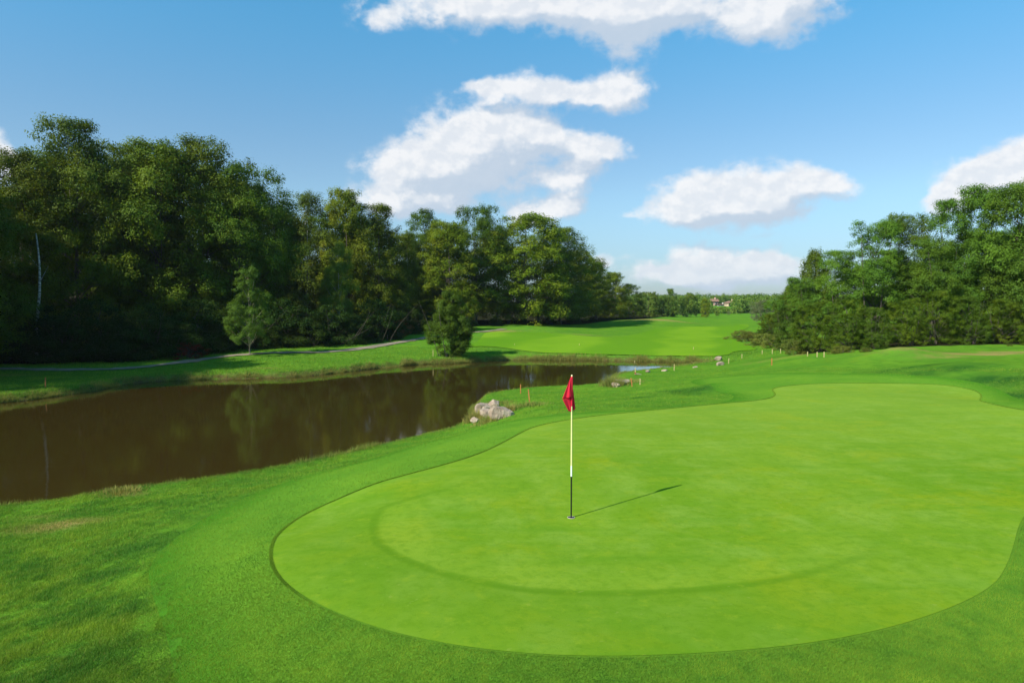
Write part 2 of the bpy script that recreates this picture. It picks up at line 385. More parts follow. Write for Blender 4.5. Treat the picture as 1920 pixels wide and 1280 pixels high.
mot = N.noise(P0, 6.5, 5, .7, .3); c = N.mix(N.ramp(mot, .42, .68, 0, .42), c, (.080, .185, .008)); c = N.mix(N.ramp(N.noise(N.vm('ADD', P0, (9, 3, 0)), 4, 6, .7), .52, .72, 0, .5), c, (.21, .30, .018))
c = N.mix(N.ramp(N.noise(P0, 26, 3, .6), .60, .75, 0, .4), c, (.070, .15, .008))
c = N.mix(N.ramp(N.m('ADD', sx[1], N.m('MULTIPLY', mid, 6)), 12, 23, 0, .35), c, (.220, .325, .050))
c = N.mix(N.ramp(fine, .25, .75, 0, .28), c, (.080, .18, .008))
N.link(c, p.inputs['Base Color']); p.inputs['Roughness'].default_value = .9; p.inputs['Specular IOR Level'].default_value = 0
bump(N, p, fine, .005, .6)

# fairway
m_fair, N, p, o = mat('fairway_turf')
P0 = N.geo(); big = N.noise(P0, .06, 4, .5); mid = N.noise(P0, .7, 5, .6)
s = N.sep(P0)
ph = N.m('ADD', N.m('MULTIPLY', s[0], .55), N.m('ADD', N.m('MULTIPLY', s[1], -.16), N.m('MULTIPLY', big, 6)))
band = N.ramp(N.m('SINE', ph), -.5, .5)
c = N.mix(band, (.104, .230, .012), (.150, .280, .015))
c = N.mix(N.ramp(big, .45, .65, 0, .5), c, (.076, .200, .008))
c = N.mix(N.ramp(mid, .4, .75, 0, .35), c, (.090, .22, .010))
N.link(c, p.inputs['Base Color']); p.inputs['Roughness'].default_value = .9; p.inputs['Specular IOR Level'].default_value = 0
bump(N, p, mid, .05, .5)

# path
m_path, N, p, o = mat('gravel_path')
P0 = N.geo(); f1 = N.noise(P0, 1.2, 5, .6); f2 = N.noise(P0, 25, 4, .7)
c = N.mix(N.ramp(f1, .35, .7), (.19, .165, .115), (.30, .255, .185)); c = N.mix(N.ramp(f2, .4, .7, 0, .4), c, (.20, .17, .12))
N.link(c, p.inputs['Base Color']); p.inputs['Roughness'].default_value = .9; p.inputs['Specular IOR Level'].default_value = 0
bump(N, p, f2, .02)

# water
m_water, N, p, o = mat('pond_water')
P0 = N.geo()
mud = N.noise(P0, .08, 4, .5)
N.link(N.mix(mud, (.033, .0215, .0046), (.045, .030, .0065)), p.inputs['Base Color'])
p.inputs['Roughness'].default_value = .03; p.inputs['IOR'].default_value = 1.5; p.inputs['Specular IOR Level'].default_value = .5
r1 = N.noise(P0, 2.3, 3, .5); r2 = N.noise(N.vm('MULTIPLY', P0, (1.0, 1.6, 1)), 9, 3, .5)
b = N.n('ShaderNodeBump'); b.inputs['Strength'].default_value = .25; b.inputs['Distance'].default_value = .006
N._in(b.inputs['Height'], N.m('ADD', r1, N.m('MULTIPLY', r2, .35))); N.link(b.outputs[0], p.inputs['Normal'])

# grass blades
def blade_mat(name, ca, cb, tr=.35):
    m, N, p, o = mat(name)
    v = N.attr('v'); c = N.mix(v, ca, cb)
    big = N.noise(N.geo(), .5, 4, .55)
    c = N.mix(N.ramp(big, .4, .7, 0, .5), c, tuple(x * .72 for x in ca))
    c = N.mix(N.attr('dry'), c, (.36, .29, .09))
    N.link(c, p.inputs['Base Color']); p.inputs['Roughness'].default_value = .6; p.inputs['Specular IOR Level'].default_value = .06
    t = N.n('ShaderNodeBsdfTranslucent'); N.link(N.mix(.5, c, N.mix(1, c, (1.4, 1.3, .6), 'MULTIPLY')), t.inputs[0])
    mx = N.n('ShaderNodeMixShader'); mx.inputs[0].default_value = tr
    N.link(p.outputs[0], mx.inputs[1]); N.link(t.outputs[0], mx.inputs[2]); N.link(mx.outputs[0], o.inputs[0])
    return m
m_blade = blade_mat('rough_blades', (.084, .215, .026), (.245, .360, .032))
m_blade2 = blade_mat('apron_blades', (.092, .218, .022), (.235, .345, .028))
m_reed = blade_mat('bank_blades', (.11, .22, .03), (.26, .26, .06))

# leaves
def leaf_mat(name, ca, cb, cc, tr=.32, autumn=(.30, .17, .02), au=.0):
    m, N, p, o = mat(name)
    oi = N.n('ShaderNodeObjectInfo').outputs['Random']
    v = N.attr('v'); c = N.mix(v, ca, cb)
    tco = N.n('ShaderNodeTexCoord').outputs['Object']
    n = N.noise(tco, .45, 3, .5)
    c = N.mix(N.ramp(n, .42, .68, 0, .7), c, cc)
    if au: c = N.mix(N.m('MULTIPLY', N.ramp(N.noise(N.vm('ADD', tco, (31, 7, 3)), .35, 3, .5), .60, .70), au), c, autumn)
    hs = N.n('ShaderNodeHueSaturation'); N.link(c, hs.inputs['Color'])
    N.link(N.m('MULTIPLY_ADD', oi, .030, .485), hs.inputs['Hue']); N.link(N.m('MULTIPLY_ADD', N.m('FRACT', N.m('MULTIPLY', oi, 7.3)), .40, .80), hs.inputs['Value'])
    c = hs.outputs[0]
    N.link(c, p.inputs['Base Color']); p.inputs['Roughness'].default_value = .6; p.inputs['Specular IOR Level'].default_value = .12
    t = N.n('ShaderNodeBsdfTranslucent'); N.link(N.mix(1, c, (1.5, 1.35, .5), 'MULTIPLY'), t.inputs[0])
    mx = N.n('ShaderNodeMixShader'); mx.inputs[0].default_value = tr
    N.link(p.outputs[0], mx.inputs[1]); N.link(t.outputs[0], mx.inputs[2]); N.link(mx.outputs[0], o.inputs[0])
    return m
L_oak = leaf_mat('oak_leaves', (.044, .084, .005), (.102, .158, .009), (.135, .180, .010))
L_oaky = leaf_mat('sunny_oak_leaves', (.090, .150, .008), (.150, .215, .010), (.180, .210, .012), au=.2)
L_birch = leaf_mat('birch_leaves', (.085, .135, .013), (.140, .195, .022), (.070, .120, .012), au=.35, autumn=(.26, .18, .03))
L_locust = leaf_mat('locust_leaves', (.072, .150, .016), (.120, .220, .022), (.125, .205, .014))
L_young = leaf_mat('young_tree_leaves', (.095, .165, .018), (.145, .225, .024), (.110, .180, .018))
L_alder = leaf_mat('alder_leaves', (.048, .095, .008), (.090, .145, .013), (.070, .120, .008))
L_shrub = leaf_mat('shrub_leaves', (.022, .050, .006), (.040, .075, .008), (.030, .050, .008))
L_bramble = leaf_mat('bramble_leaves', (.100, .160, .022), (.190, .200, .035), (.14, .17, .03), au=.45, autumn=(.34, .19, .05))
L_red = leaf_mat('red_leaves', (.12, .030, .012), (.22, .060, .020), (.10, .06, .015))
L_grey = leaf_mat('willow_leaves', (.15, .19, .085), (.21, .25, .12), (.13, .17, .06))
L_far = leaf_mat('far_leaves', (.065, .130, .018), (.125, .195, .024), (.170, .210, .026))
def bark_mat(name, a, b, sc_=(14, 14, 3)):
    m, N, p, o = mat(name)
    f = N.noise(N.vm('MULTIPLY', N.n('ShaderNodeTexCoord').outputs['Object'], sc_), 1, 6, .65)
    N.link(N.mix(N.ramp(f, .35, .65), a, b), p.inputs['Base Color']); p.inputs['Roughness'].default_value = .9
    bump(N, p, f, .04)
    return m
B_oak = bark_mat('oak_bark', (.045, .036, .026), (.12, .10, .075))
B_birch = bark_mat('birch_bark', (.10, .09, .08), (.55, .53, .48), (3, 3, 9))
B_young = bark_mat('young_bark', (.16, .14, .09), (.30, .27, .19))

# ------------------------------------------------------------------ ground sheet
ys = [-3.0]
while ys[-1] < 1100: ys.append(ys[-1] + .05 + .006 * max(ys[-1], 0))
ys = np.array(ys)
u1 = np.linspace(-.86, .86, 360); ue = .86 + np.cumsum(np.linspace(.01, .09, 26)); us = np.r_[-ue[::-1], u1, ue]
UU, YY = np.meshgrid(us, ys); XX = UU * (YY + 6)
gx, gy = XX.ravel(), YY.ravel(); gz = ground_h(gx, gy)
nr, nc = XX.shape
idx = np.arange(nr * nc).reshape(nr, nc)
Fq = np.stack([idx[:-1, :-1], idx[:-1, 1:], idx[1:, 1:], idx[1:, :-1]], -1).reshape(-1, 4)
def blob(X, Y, px, py, rx, ry=None, z=None):
    """soft patch on the ground at a photo point, radii in metres"""
    a, b_, _ = on_ground([px], [py]); ry = ry or rx
    return np.exp(-(((X - a[0]) / rx) ** 2 + ((Y - b_[0]) / ry) ** 2) * 1.2)
DRY = [(105, 985, 1.0, .5, .9), (235, 925, .6, .4, .8), (70, 968, .8, .3, .4), (925, 624, 3.5, 2, .8), (1000, 622, 5, 2, .9), (1100, 628, 3, 1.5, .4), (1238, 605, 7, 3, .9), (1690, 664, 1.6, 1.4, 1.), (1770, 668, 1.6, .6, .5), (1850, 664, 2.5, .7, .9), (1900, 660, 2, .6, 1.), (1800, 664, 1.5, .5, .8), (1690, 690, .01, .01, 0), (1505, 664, 1.4, .8, .6), (1450, 674, 2.5, 1.2, .35), (500, 690, 1.2, .4, .5), (140, 700, .01, .01, 0), (20, 703, 1.5, .7, .5), (1160, 716, .8, .8, .6)]
def dry_at(X, Y):
    s = np.zeros(X.shape)
    for px, py, rx, ry, a in DRY:
        if a: s = np.maximum(s, a * blob(X, Y, px, py, rx, ry))
    return s
SHADE_BLOBS = [(1700, 690, 2.6, .8, .7), (1760, 694, 2.5, .8, .8), (1850, 715, 2.0, 1.0, 1.), (1910, 742, 1.6, .9, 1.), (1300, 731, 1.6, .7, .9), (1350, 728, 1.0, .5, .7), (1190, 746, 1.1, .4, .7), (1080, 755, 1.2, .3, .4), (330, 1010, .8, .5, .9), (250, 1030, .6, .4, .8), (190, 1078, .35, .22, 1.), (280, 1022, .4, .25, 1.), (90, 1065, .8, .3, .6), (210, 1152, .3, .2, 1.), (560, 915, 1.3, .5, .6), (680, 865, 1.6, .4, .6), (400, 905, 1.5, .3, .3), (90, 1260, .5, .25, .8), (140, 1230, .4, .2, .6), (450, 960, .9, .35, .6), (1440, 672, 2, 1.2, .4), (1400, 662, 3, 1, .5)]  # painted shade of a slope and hollows; blades there slightly taller too
def shade_blobs_at(X, Y):
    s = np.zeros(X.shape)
    for px, py, rx, ry, a in SHADE_BLOBS: s = np.maximum(s, a * blob(X, Y, px, py, rx, ry))
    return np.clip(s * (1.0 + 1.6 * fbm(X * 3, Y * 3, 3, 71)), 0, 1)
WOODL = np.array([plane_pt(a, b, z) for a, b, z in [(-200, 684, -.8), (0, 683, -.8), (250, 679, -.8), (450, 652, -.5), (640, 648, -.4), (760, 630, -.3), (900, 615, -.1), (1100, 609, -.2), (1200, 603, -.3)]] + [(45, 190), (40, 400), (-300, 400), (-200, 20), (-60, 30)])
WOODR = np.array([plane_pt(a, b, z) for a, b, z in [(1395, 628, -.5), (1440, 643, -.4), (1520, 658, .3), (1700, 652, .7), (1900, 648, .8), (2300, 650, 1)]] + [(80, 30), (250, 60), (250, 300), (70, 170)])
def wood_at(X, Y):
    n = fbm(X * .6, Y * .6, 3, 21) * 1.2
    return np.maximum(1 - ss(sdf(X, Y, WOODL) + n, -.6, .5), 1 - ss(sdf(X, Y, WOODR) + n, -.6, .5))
pond_d = np.full(gx.shape, 99.); nm = (gx > -80) & (gx < 40) & (gy > 3) & (gy < 75); pond_d[nm] = sdf(gx[nm], gy[nm], POND)
me = np_mesh('ground', np.c_[gx, gy, gz], Fq, m_ground, True, {'dry': dry_at(gx, gy), 'wood': wood_at(gx, gy), 'mud': 1 - ss(pond_d, .05, .45), 'shade_blob': shade_blobs_at(gx, gy)})
tag(link('ground', me), kind='structure')

def sheet(name, poly, material, lift, step, attrs=None):
    lo = poly.min(0); hi = poly.max(0); pts = []
    y = max(lo[1], 1.0)
    while y < hi[1]:
        s_ = step(y); x = lo[0]
        while x < hi[0]: pts.append((x, y)); x += s_
        y += s_
    pts = np.array(pts); dd = sdf(pts[:, 0], pts[:, 1], poly); pts = pts[dd < -.3 * step(float(pts[:, 1].mean()))]
    # resample outline
    ob = []
    for a, b_ in zip(poly, np.roll(poly, -1, 0)):
        k = max(1, int(np.hypot(*(b_ - a)) / (step(a[1]) * .7)))
        for i in range(k): ob.append(a + (b_ - a) * i / k)
    ob = np.array(ob); nb = len(ob); allp = np.r_[ob, pts]
    vs, es, fs, *_ = delaunay_2d_cdt([Vector(q) for q in allp], [], [list(range(nb))], 1, 1e-5)
    V = np.array([(v.x, v.y) for v in vs]); fs = np.array([f for f in fs if len(f) == 3])
    z = ground_h(V[:, 0], V[:, 1]) + lift
    at_ = attrs(V[:, 0], V[:, 1]) if attrs else None
    me = np_mesh(name, np.c_[V, z], fs, material, True, at_)
    return tag(link(name, me), kind='structure')
sheet('apron', APRON, m_apron, .005, lambda y: .16 + .006 * y, lambda X, Y: {'edge': -sdf(X, Y, APRON)})
def green_attrs(X, Y):
    e = -sdf(X, Y, GREEN); return {'edge': e, 'front': (1 - ss(Y, 8.5, 12.5)) * (1 - ss(X, 2.0, 5.5))}
sheet('putting_green', GREEN, m_green, .0095, lambda y: .12 + .008 * y, green_attrs)
sheet('fairway', FAIR, m_fair, .05, lambda y: .5 + .008 * y)
# gravel path: a strip along its centre line
pl = PATH_L; tg = np.gradient(pl, axis=0); nrm = np.c_[-tg[:, 1], tg[:, 0]] / np.hypot(tg[:, 0], tg[:, 1])[:, None]
wd = .50 + .5 * fbm(np.arange(len(pl)) * .7, np.zeros(len(pl)), 2, 2)
a = pl + nrm * wd[:, None]; b_ = pl - nrm * wd[:, None]; rows = [a * (1 - t) + b_ * t for t in np.linspace(0, 1, 7)]
V = np.concatenate(rows); n_ = len(pl); ii = np.arange((7) * n_).reshape(7, n_)
Fp = np.stack([ii[:-1, :-1], ii[:-1, 1:], ii[1:, 1:], ii[1:, :-1]], -1).reshape(-1, 4)
tag(link('path', np_mesh('path', np.c_[V, ground_h(V[:, 0], V[:, 1]) + .045], Fp, m_path, True)), kind='structure')
# pond
xs = np.arange(-70, 32, 1.0); yy = np.arange(4, 66, 1.0); PX, PY = np.meshgrid(xs, yy)
pi_ = np.arange(PX.size).reshape(PX.shape); Fw = np.stack([pi_[:-1, :-1], pi_[:-1, 1:], pi_[1:, 1:], pi_[1:, :-1]], -1).reshape(-1, 4)
cx_, cy_ = PX[:-1, :-1].ravel() + .5, PY[:-1, :-1].ravel() + .5; Fw = Fw[sdf(cx_, cy_, POND) < 1.6]
tag(link('pond_water', np_mesh('pond_water', np.c_[PX.ravel(), PY.ravel(), np.full(PX.size, WATER)], Fw, m_water)), kind='structure')

# ------------------------------------------------------------------ grass blades
def blades(name, X, Y, Z, h, wid, material, label, v=None, dry=None, lean=.5):
    n = len(X); th = rng.uniform(0, 2 * np.pi, n); la = rng.uniform(0, 2 * np.pi, n); ll = np.abs(rng.normal(0, lean, n)) * h
    cx, cy = np.cos(th) * wid / 2, np.sin(th) * wid / 2
    V = np.empty((n, 3, 3), np.float32)
    V[:, 0] = np.c_[X - cx, Y - cy, Z - .004]; V[:, 1] = np.c_[X + cx, Y + cy, Z - .004]
    V[:, 2] = np.c_[X + np.cos(la) * ll + .15 * h, Y + np.sin(la) * ll, Z + h]
    Fb = np.arange(3 * n).reshape(n, 3)
    v = rng.uniform(0, 1, n) if v is None else v; dry = np.zeros(n) if dry is None else dry
    me = np_mesh(name, V.reshape(-1, 3), Fb, material, False, {'v': np.repeat(v, 3), 'dry': np.repeat(dry, 3)})
    return tag(link(name, me), label, 'grass', kind='stuff')
def scatter(px0, px1, py0, py1, n):
    px = rng.uniform(px0, px1, n); py = rng.uniform(py0, py1, n)
    X, Y, Z = on_ground(px, py, True, 10); return X, Y, Z
X, Y, Z = scatter(-60, 1980, 690, 1330, 1500000)
da = sdf_cache(X, Y, 'apron'); dg = np.where((X > -6) & (X < 30) & (Y < 32), GREEN_G(X, Y), 9.); dp = np.where(Y < 75, POND_G(X, Y), 99.)
da = da + fbm(X * 2.5, Y * 2.5, 3, 61) * .5
rm = (da > -.05) & (dp > .12) & (Y < 45)
x, y, z = X[rm], Y[rm], Z[rm]; n = len(x)
hn = np.clip(1 + 1.4 * fbm(x * 1.6, y * 1.6, 3, 31) + 1.6 * fbm(x * 7, y * 7, 3, 33), .2, 2.2)
hh = rng.uniform(.020, .042, n) * hn * (.4 + .6 * ss(da[rm], 0, .7)) * (1 + .3 * shade_blobs_at(x, y)) * (1 + .4 * np.exp(-dp[rm] / .5))
blades('rough_grass', x, y, z, hh, .0035 + .00042 * y, m_blade, 'longer rough grass between the pond and the mown apron', v=np.clip(.28 + rng.uniform(0, .32, n) + 1.5 * fbm(x * 1.5, y * 1.5, 3, 41) + .9 * fbm(x * 7, y * 7, 2, 47) - .5 * shade_blobs_at(x, y), 0, 1), dry=np.clip(dry_at(x, y) * rng.uniform(.2, 1.2, n) - .15 + (rng.random(n) < .04) * .7, 0, 1), lean=.6)  # blade colour also darkened inside the painted shade patches
am = (da <= -.02) & (dg > .03) & (rng.random(len(X)) < .8)
x, y, z = X[am], Y[am], Z[am]; n = len(x)
blades('apron_grass', x, y, z + .004, rng.uniform(.010, .020, n), .003 + .0004 * y, m_blade2, 'short mown grass of the apron around the putting green', v=np.clip(.28 + rng.uniform(0, .4, n) + 1.0 * fbm(x * 1.2, y * 1.2, 3, 43) + .9 * fbm(x * 8, y * 8, 2, 48), 0, 1), lean=.5)
# collar lip, denser and taller right at the cut edge
k = 90000; Pg = GREEN; seg = np.roll(Pg, -1, 0) - Pg; L = np.hypot(seg[:, 0], seg[:, 1])
dist_w = L / np.maximum(Pg[:, 1], 4); j = rng.choice(len(Pg), k, p=dist_w / dist_w.sum()); t = rng.random(k)
nx = seg[j, 1] / L[j]; ny = -seg[j, 0] / L[j]
cen = GREEN.mean(0)
ox = rng.uniform(.0, .04, k); bx = Pg[j, 0] + seg[j, 0] * t; by = Pg[j, 1] + seg[j, 1] * t
sg = np.where(sdf(bx + nx * .05, by + ny * .05, GREEN) > 0, 1, -1); bx += nx * ox * sg; by += ny * ox * sg
blades('collar_grass', bx, by, ground_h(bx, by) + .006, rng.uniform(.012, .022, k) * (.12 + 1.1 * np.maximum(1 - ss(bx + .25 * (10 - by), -3.2, -1.2), ss(by, 9, 11.5))), .0035 + .0004 * by, m_blade2, 'raised grass lip along the cut edge of the putting green', lean=.25)
# bank wisps at the water line
def bank(name, label, px0, px1, side, n, h0, h1, spread, dr, wmul=1.0):
    Pq = POND; s_ = np.roll(Pq, -1, 0) - Pq; L = np.hypot(s_[:, 0], s_[:, 1]); mid = Pq + s_ / 2
    u = mid[:, 0] / np.maximum(mid[:, 1], 1) * F + 960
    ymid = {'near': None, 'far': None}
    isfar = sdf(mid[:, 0], mid[:, 1] - .6, POND) < 0        # water lies toward the camera
    ok = (u > px0) & (u < px1) & (isfar == (side == 'far')); pw = L * ok; pw = pw / pw.sum()
    j = rng.choice(len(Pq), n, p=pw); t = rng.random(n)
    x = Pq[j, 0] + s_[j, 0] * t; y = Pq[j, 1] + s_[j, 1] * t
    o1 = np.abs(rng.normal(0, spread, n)) + .0; th = rng.uniform(0, 6.28, n); x = x + np.cos(th) * o1; y = y + np.sin(th) * o1
    dd = POND_G(x, y); kk = (dd > -.08); x, y = x[kk], y[kk]
    cl = ss(fbm(x * 1.1, y * 1.1, 3, 51), -.25, .3); kk = rng.random(len(x)) < .25 + cl; x, y, cl = x[kk], y[kk], cl[kk]
    z = np.maximum(ground_h(x, y), WATER - .02); m2 = len(x)
    blades(name, x, y, z, rng.uniform(h0, h1, m2) * (.5 + cl), (.004 + .00040 * y) * wmul, m_reed, label, dry=np.clip(rng.normal(dr, .3, m2), 0, 1), lean=.45)
bank('near_bank_grass', 'grass wisps overhanging the near edge of the pond', -80, 1350, 'near', 45000, .05, .14, .22, .12)
bank('far_bank_grass', 'strawy tufts and sedge along the far water line', -80, 1360, 'far', 70000, .06, .20, .22, .35)
# far verge grass on both sides of the path and above the far water line
X, Y, Z = scatter(-60, 1980, 650, 770, 300000); dp = POND_G(X, Y)
rm = (dp > .1) & (Y > 25) & ((Y > 45) | (X < -3)) & (sdf(X, Y, FAIR) > 0) & (Y < 75) & (wood_at(X, Y) < .5) & (sdf_cache(X, Y, 'apron') > 0)
pd = np.full(X.shape, 99.)
for q in PATH_L[::3]: pd = np.minimum(pd, np.hypot(X - q[0], Y - q[1]))
rm &= pd > 1.15
x, y, z = X[rm], Y[rm], Z[rm]; n = len(x)
blades('verge_grass', x, y, z, rng.uniform(.04, .09, n), .02 + .0002 * y, m_blade, 'uneven grass of the bank between far water line and path', dry=np.clip(dry_at(x, y), 0, 1) * .8)

# ------------------------------------------------------------------ trees
def tube(P0, P1, r0, r1, sides=6, bend=None, segs=3):
    P0, P1 = np.array(P0, float), np.array(P1, float); ts = np.linspace(0, 1, segs + 1)
    bend = np.zeros(3) if bend is None else bend
    pts = [P0 + (P1 - P0) * t + bend * math.sin(math.pi * t) for t in ts]; V = []; Fs = []
    ax = P1 - P0; ax = ax / (np.linalg.norm(ax) + 1e-9); s1 = np.cross(ax, (0.3, 1, .1)); s1 /= np.linalg.norm(s1); s2 = np.cross(ax, s1)
    for t, q in zip(ts, pts):
        r = r0 + (r1 - r0) * t
        for i in range(sides):
            a_ = 2 * math.pi * i / sides; V.append(q + (s1 * math.cos(a_) + s2 * math.sin(a_)) * r)
    for k_ in range(segs):
        for i in range(sides): Fs.append((k_ * sides + i, k_ * sides + (i + 1) % sides, (k_ + 1) * sides + (i + 1) % sides, (k_ + 1) * sides + i))
    return np.array(V), np.array(Fs)
def merge(parts):
    V = []; Fs = []; o_ = 0
    for v, f in parts: V.append(v); Fs.append(f + o_); o_ += len(v)
    return np.concatenate(V), np.concatenate(Fs)
def leaves_mesh(name, C0, CR, n, size, flat, material, rg, asp=.6, up=.5, droop=0, shell=.5, BD=None, CV=None):
    """C0 clump centres, CR clump radii, n leaves in all"""
    wgt = CR ** 2; j = rg.choice(len(C0), n, p=wgt / wgt.sum())
    d_ = rg.normal(size=(n, 3)); d_ /= np.linalg.norm(d_, axis=1)[:, None]
    rr = rg.random(n) ** shell; rr = rr * (1 + .25 * rg.normal(size=n) * .5)
    fl = np.array([1, 1, flat])
    pos = C0[j] + d_ * (CR[j] * rr)[:, None] * fl
    if droop: pos[:, 2] -= droop * rg.random(n) ** 2 * CR[j]
    nor = d_ * .6 + np.array([0, 0, up]) + rg.normal(size=(n, 3)) * .42 + (BD[j] * .7 if BD is not None else 0); nor /= np.linalg.norm(nor, axis=1)[:, None]
    t1 = np.cross(nor, rg.normal(size=(n, 3))); t1 /= np.linalg.norm(t1, axis=1)[:, None]; t2 = np.cross(nor, t1)
    s_ = size * rg.uniform(.6, 1.35, n)
    V = np.empty((n, 4, 3), np.float32)
    V[:, 0] = pos - t1 * s_[:, None] * .5; V[:, 1] = pos + t2 * (s_ * asp * .5)[:, None] + nor * (s_ * .1)[:, None]
    V[:, 2] = pos + t1 * s_[:, None] * .5; V[:, 3] = pos - t2 * (s_ * asp * .5)[:, None] + nor * (s_ * .1)[:, None]
    cv = (rg.uniform(0, 1, len(C0)) if CV is None else CV)[j] * .6 + rg.uniform(0, .4, n)
    return np_mesh(name, V.reshape(-1, 4 * 1, 3).reshape(-1, 3), np.arange(4 * n).reshape(n, 4), material, False, {'v': np.repeat(cv, 4)})
def make_tree(kind, seed, H=16., Rr=5., base=.12, prof=None, nc=150, nl=34000, cr=(.75, 1.25), leaf=.17, flat=.75, lm=None, bm=None, asp=.6, up=.5, droop=0, trunk=.22, limbs=45, trunks=1, lobes=.28, inner=.45, shell=.5, rise=.6, br=None, ns=7):
    rg = np.random.default_rng(seed); rd = random.Random(seed)
    tt = rg.random(6000); pr = prof(tt); keep = rg.random(6000) < pr / pr.max(); tt = tt[keep][:nc]; n = len(tt)
    th = rg.uniform(0, 2 * np.pi, n); ph1, ph2, ph3 = rg.uniform(0, 6.28, 3)
    lob = 1 + lobes * (np.sin(2 * th + ph1 + tt * 3) * .5 + np.sin(3 * th + ph2 - tt * 5) * .5) + rg.normal(0, .08, n)
    rad = Rr * prof(tt) * lob * (inner + (1 - inner) * rg.random(n) ** .5)
    C0 = np.c_[np.cos(th) * rad, np.sin(th) * rad, H * (base + (1 - base) * tt) * (1 + rg.normal(0, .015, n))]
    CR = rg.uniform(cr[0], cr[1], n); C0[:, 2] = np.minimum(C0[:, 2], H - CR * flat * .6)
    # one clump marks the very top
    C0 = np.r_[C0, [[rg.normal(0, .12 * Rr), rg.normal(0, .12 * Rr), H - .05 * H - q * .03 * H] for q in range(3)]]; CR = np.r_[CR, [cr[0] * .9] * 3]
    B0 = C0; BD = None
    if br:                                            # each bough carries a cap of leaf clumps
        bR = rg.uniform(br[0], br[1], len(C0)); k_ = len(C0) * ns; jb = np.repeat(np.arange(len(C0)), ns)
        dv = rg.normal(size=(k_, 3)); out_ = C0[jb] * (1, 1, 0); out_ /= np.linalg.norm(out_, axis=1)[:, None] + 1e-6
        dv = dv / np.linalg.norm(dv, axis=1)[:, None] + out_ * .35 + np.array([0, 0, .35]); dv /= np.linalg.norm(dv, axis=1)[:, None]
        C1 = C0[jb] + dv * (bR[jb] * rg.uniform(.55, 1.0, k_))[:, None] * np.array([1, 1, .85]); CR = rg.uniform(cr[0], cr[1], k_)
        C1[:, 2] = np.clip(C1[:, 2], .15 * H * base, H - CR * flat * .5); C0 = C1; BD = dv
    crown = leaves_mesh(kind + '_crown', C0, CR, nl, leaf, flat, lm, rg, asp, up, droop, shell, BD)
    C0 = B0
    parts = []
    for k_ in range(trunks):
        ox, oy = (0, 0) if trunks == 1 else (rg.normal(0, .5), rg.normal(0, .5))
        top = np.array([ox * 3 + rg.normal(0, .3), oy * 3 + rg.normal(0, .3), H * .88]); bd = rg.normal(0, .25, 3) * (1, 1, 0)
        parts.append(tube((ox, oy, -.4), top, trunk / trunks ** .4, trunk * .12, 8, bd, 8))
        parts.append(tube((ox, oy, -.4), (ox, oy, .5), trunk * 1.5 / trunks ** .4, trunk * .95 / trunks ** .4, 8))
    far = np.argsort(-np.hypot(C0[:, 0], C0[:, 1]) + rg.normal(0, 1.0, len(C0)))[:limbs]
    for i in far:
        c_ = C0[i]; hz = np.hypot(c_[0], c_[1]); z0 = max(H * .2 if H > 8 else H * .08, c_[2] - hz * rise - .5); f_ = min(z0 / (H * .88), 1)
        r0 = max(.03, trunk * (1 - f_) * .42)
        parts.append(tube((0, 0, z0), c_, r0, .015, 5, np.array([0, 0, rg.normal(.15, .25)]) , 4))
    V, Fs = merge(parts); tr = np_mesh(kind + '_trunk', V, Fs, bm, True)
    return crown, tr, H
P_oak = lambda t: np.clip(np.sin(np.pi * np.clip(.18 + .82 * t, 0, 1)) ** .55, .12, 1) * (1 - .25 * t)
P_dome = lambda t: np.sqrt(np.clip(1 - (t * 1.0 - .4) ** 2 / .42, .12, 1))
P_birch = lambda t: np.clip(np.sin(np.pi * (.15 + .83 * t)) ** .8, .1, 1) * (1 - .35 * t)
P_cone = lambda t: np.clip((1 - t) ** .75 * (.75 + .5 * ss(t, 0, .2)), .06, 1)
P_loc = lambda t: np.clip(.95 - .5 * t ** 1.8 + .08 * np.sin(t * 14), .1, 1)
P_shrub = lambda t: np.sqrt(np.clip(1 - t ** 2, .05, 1))
T = {}
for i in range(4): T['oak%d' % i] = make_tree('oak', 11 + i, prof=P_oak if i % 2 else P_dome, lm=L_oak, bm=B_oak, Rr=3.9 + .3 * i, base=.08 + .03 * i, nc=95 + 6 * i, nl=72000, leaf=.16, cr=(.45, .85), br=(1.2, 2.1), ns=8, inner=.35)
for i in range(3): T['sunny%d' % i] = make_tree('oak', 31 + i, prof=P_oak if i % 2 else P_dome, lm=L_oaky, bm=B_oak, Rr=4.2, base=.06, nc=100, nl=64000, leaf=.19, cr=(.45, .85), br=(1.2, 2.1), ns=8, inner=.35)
for i in range(3): T['birch%d' % i] = make_tree('birch', 51 + i, prof=P_birch, lm=L_birch, bm=B_birch, Rr=3.0, base=.10, nc=100, nl=56000, leaf=.13, cr=(.35, .65), flat=1.15, droop=.9, trunk=.12, limbs=26, rise=1.1, br=(.7, 1.2), ns=6)
for i in range(4): T['locust%d' % i] = make_tree('locust', 71 + i, H=11, prof=P_loc, lm=L_locust, bm=B_oak, Rr=3.1, base=.04, nc=115, nl=64000, leaf=.14, asp=.45, cr=(.34, .66), flat=.65, trunk=.14, limbs=40, up=.7, trunks=2, lobes=.35, inner=.25, rise=.7, br=(.7, 1.3), ns=7)
T['young0'] = make_tree('young', 91, H=6.4, prof=P_cone, lm=L_young, bm=B_young, Rr=1.9, base=.14, nc=70, nl=34000, leaf=.085, asp=.45, cr=(.16, .34), flat=.6, trunk=.05, limbs=36, up=.6, inner=.15, lobes=.3, rise=.5, br=(.3, .55), ns=6)
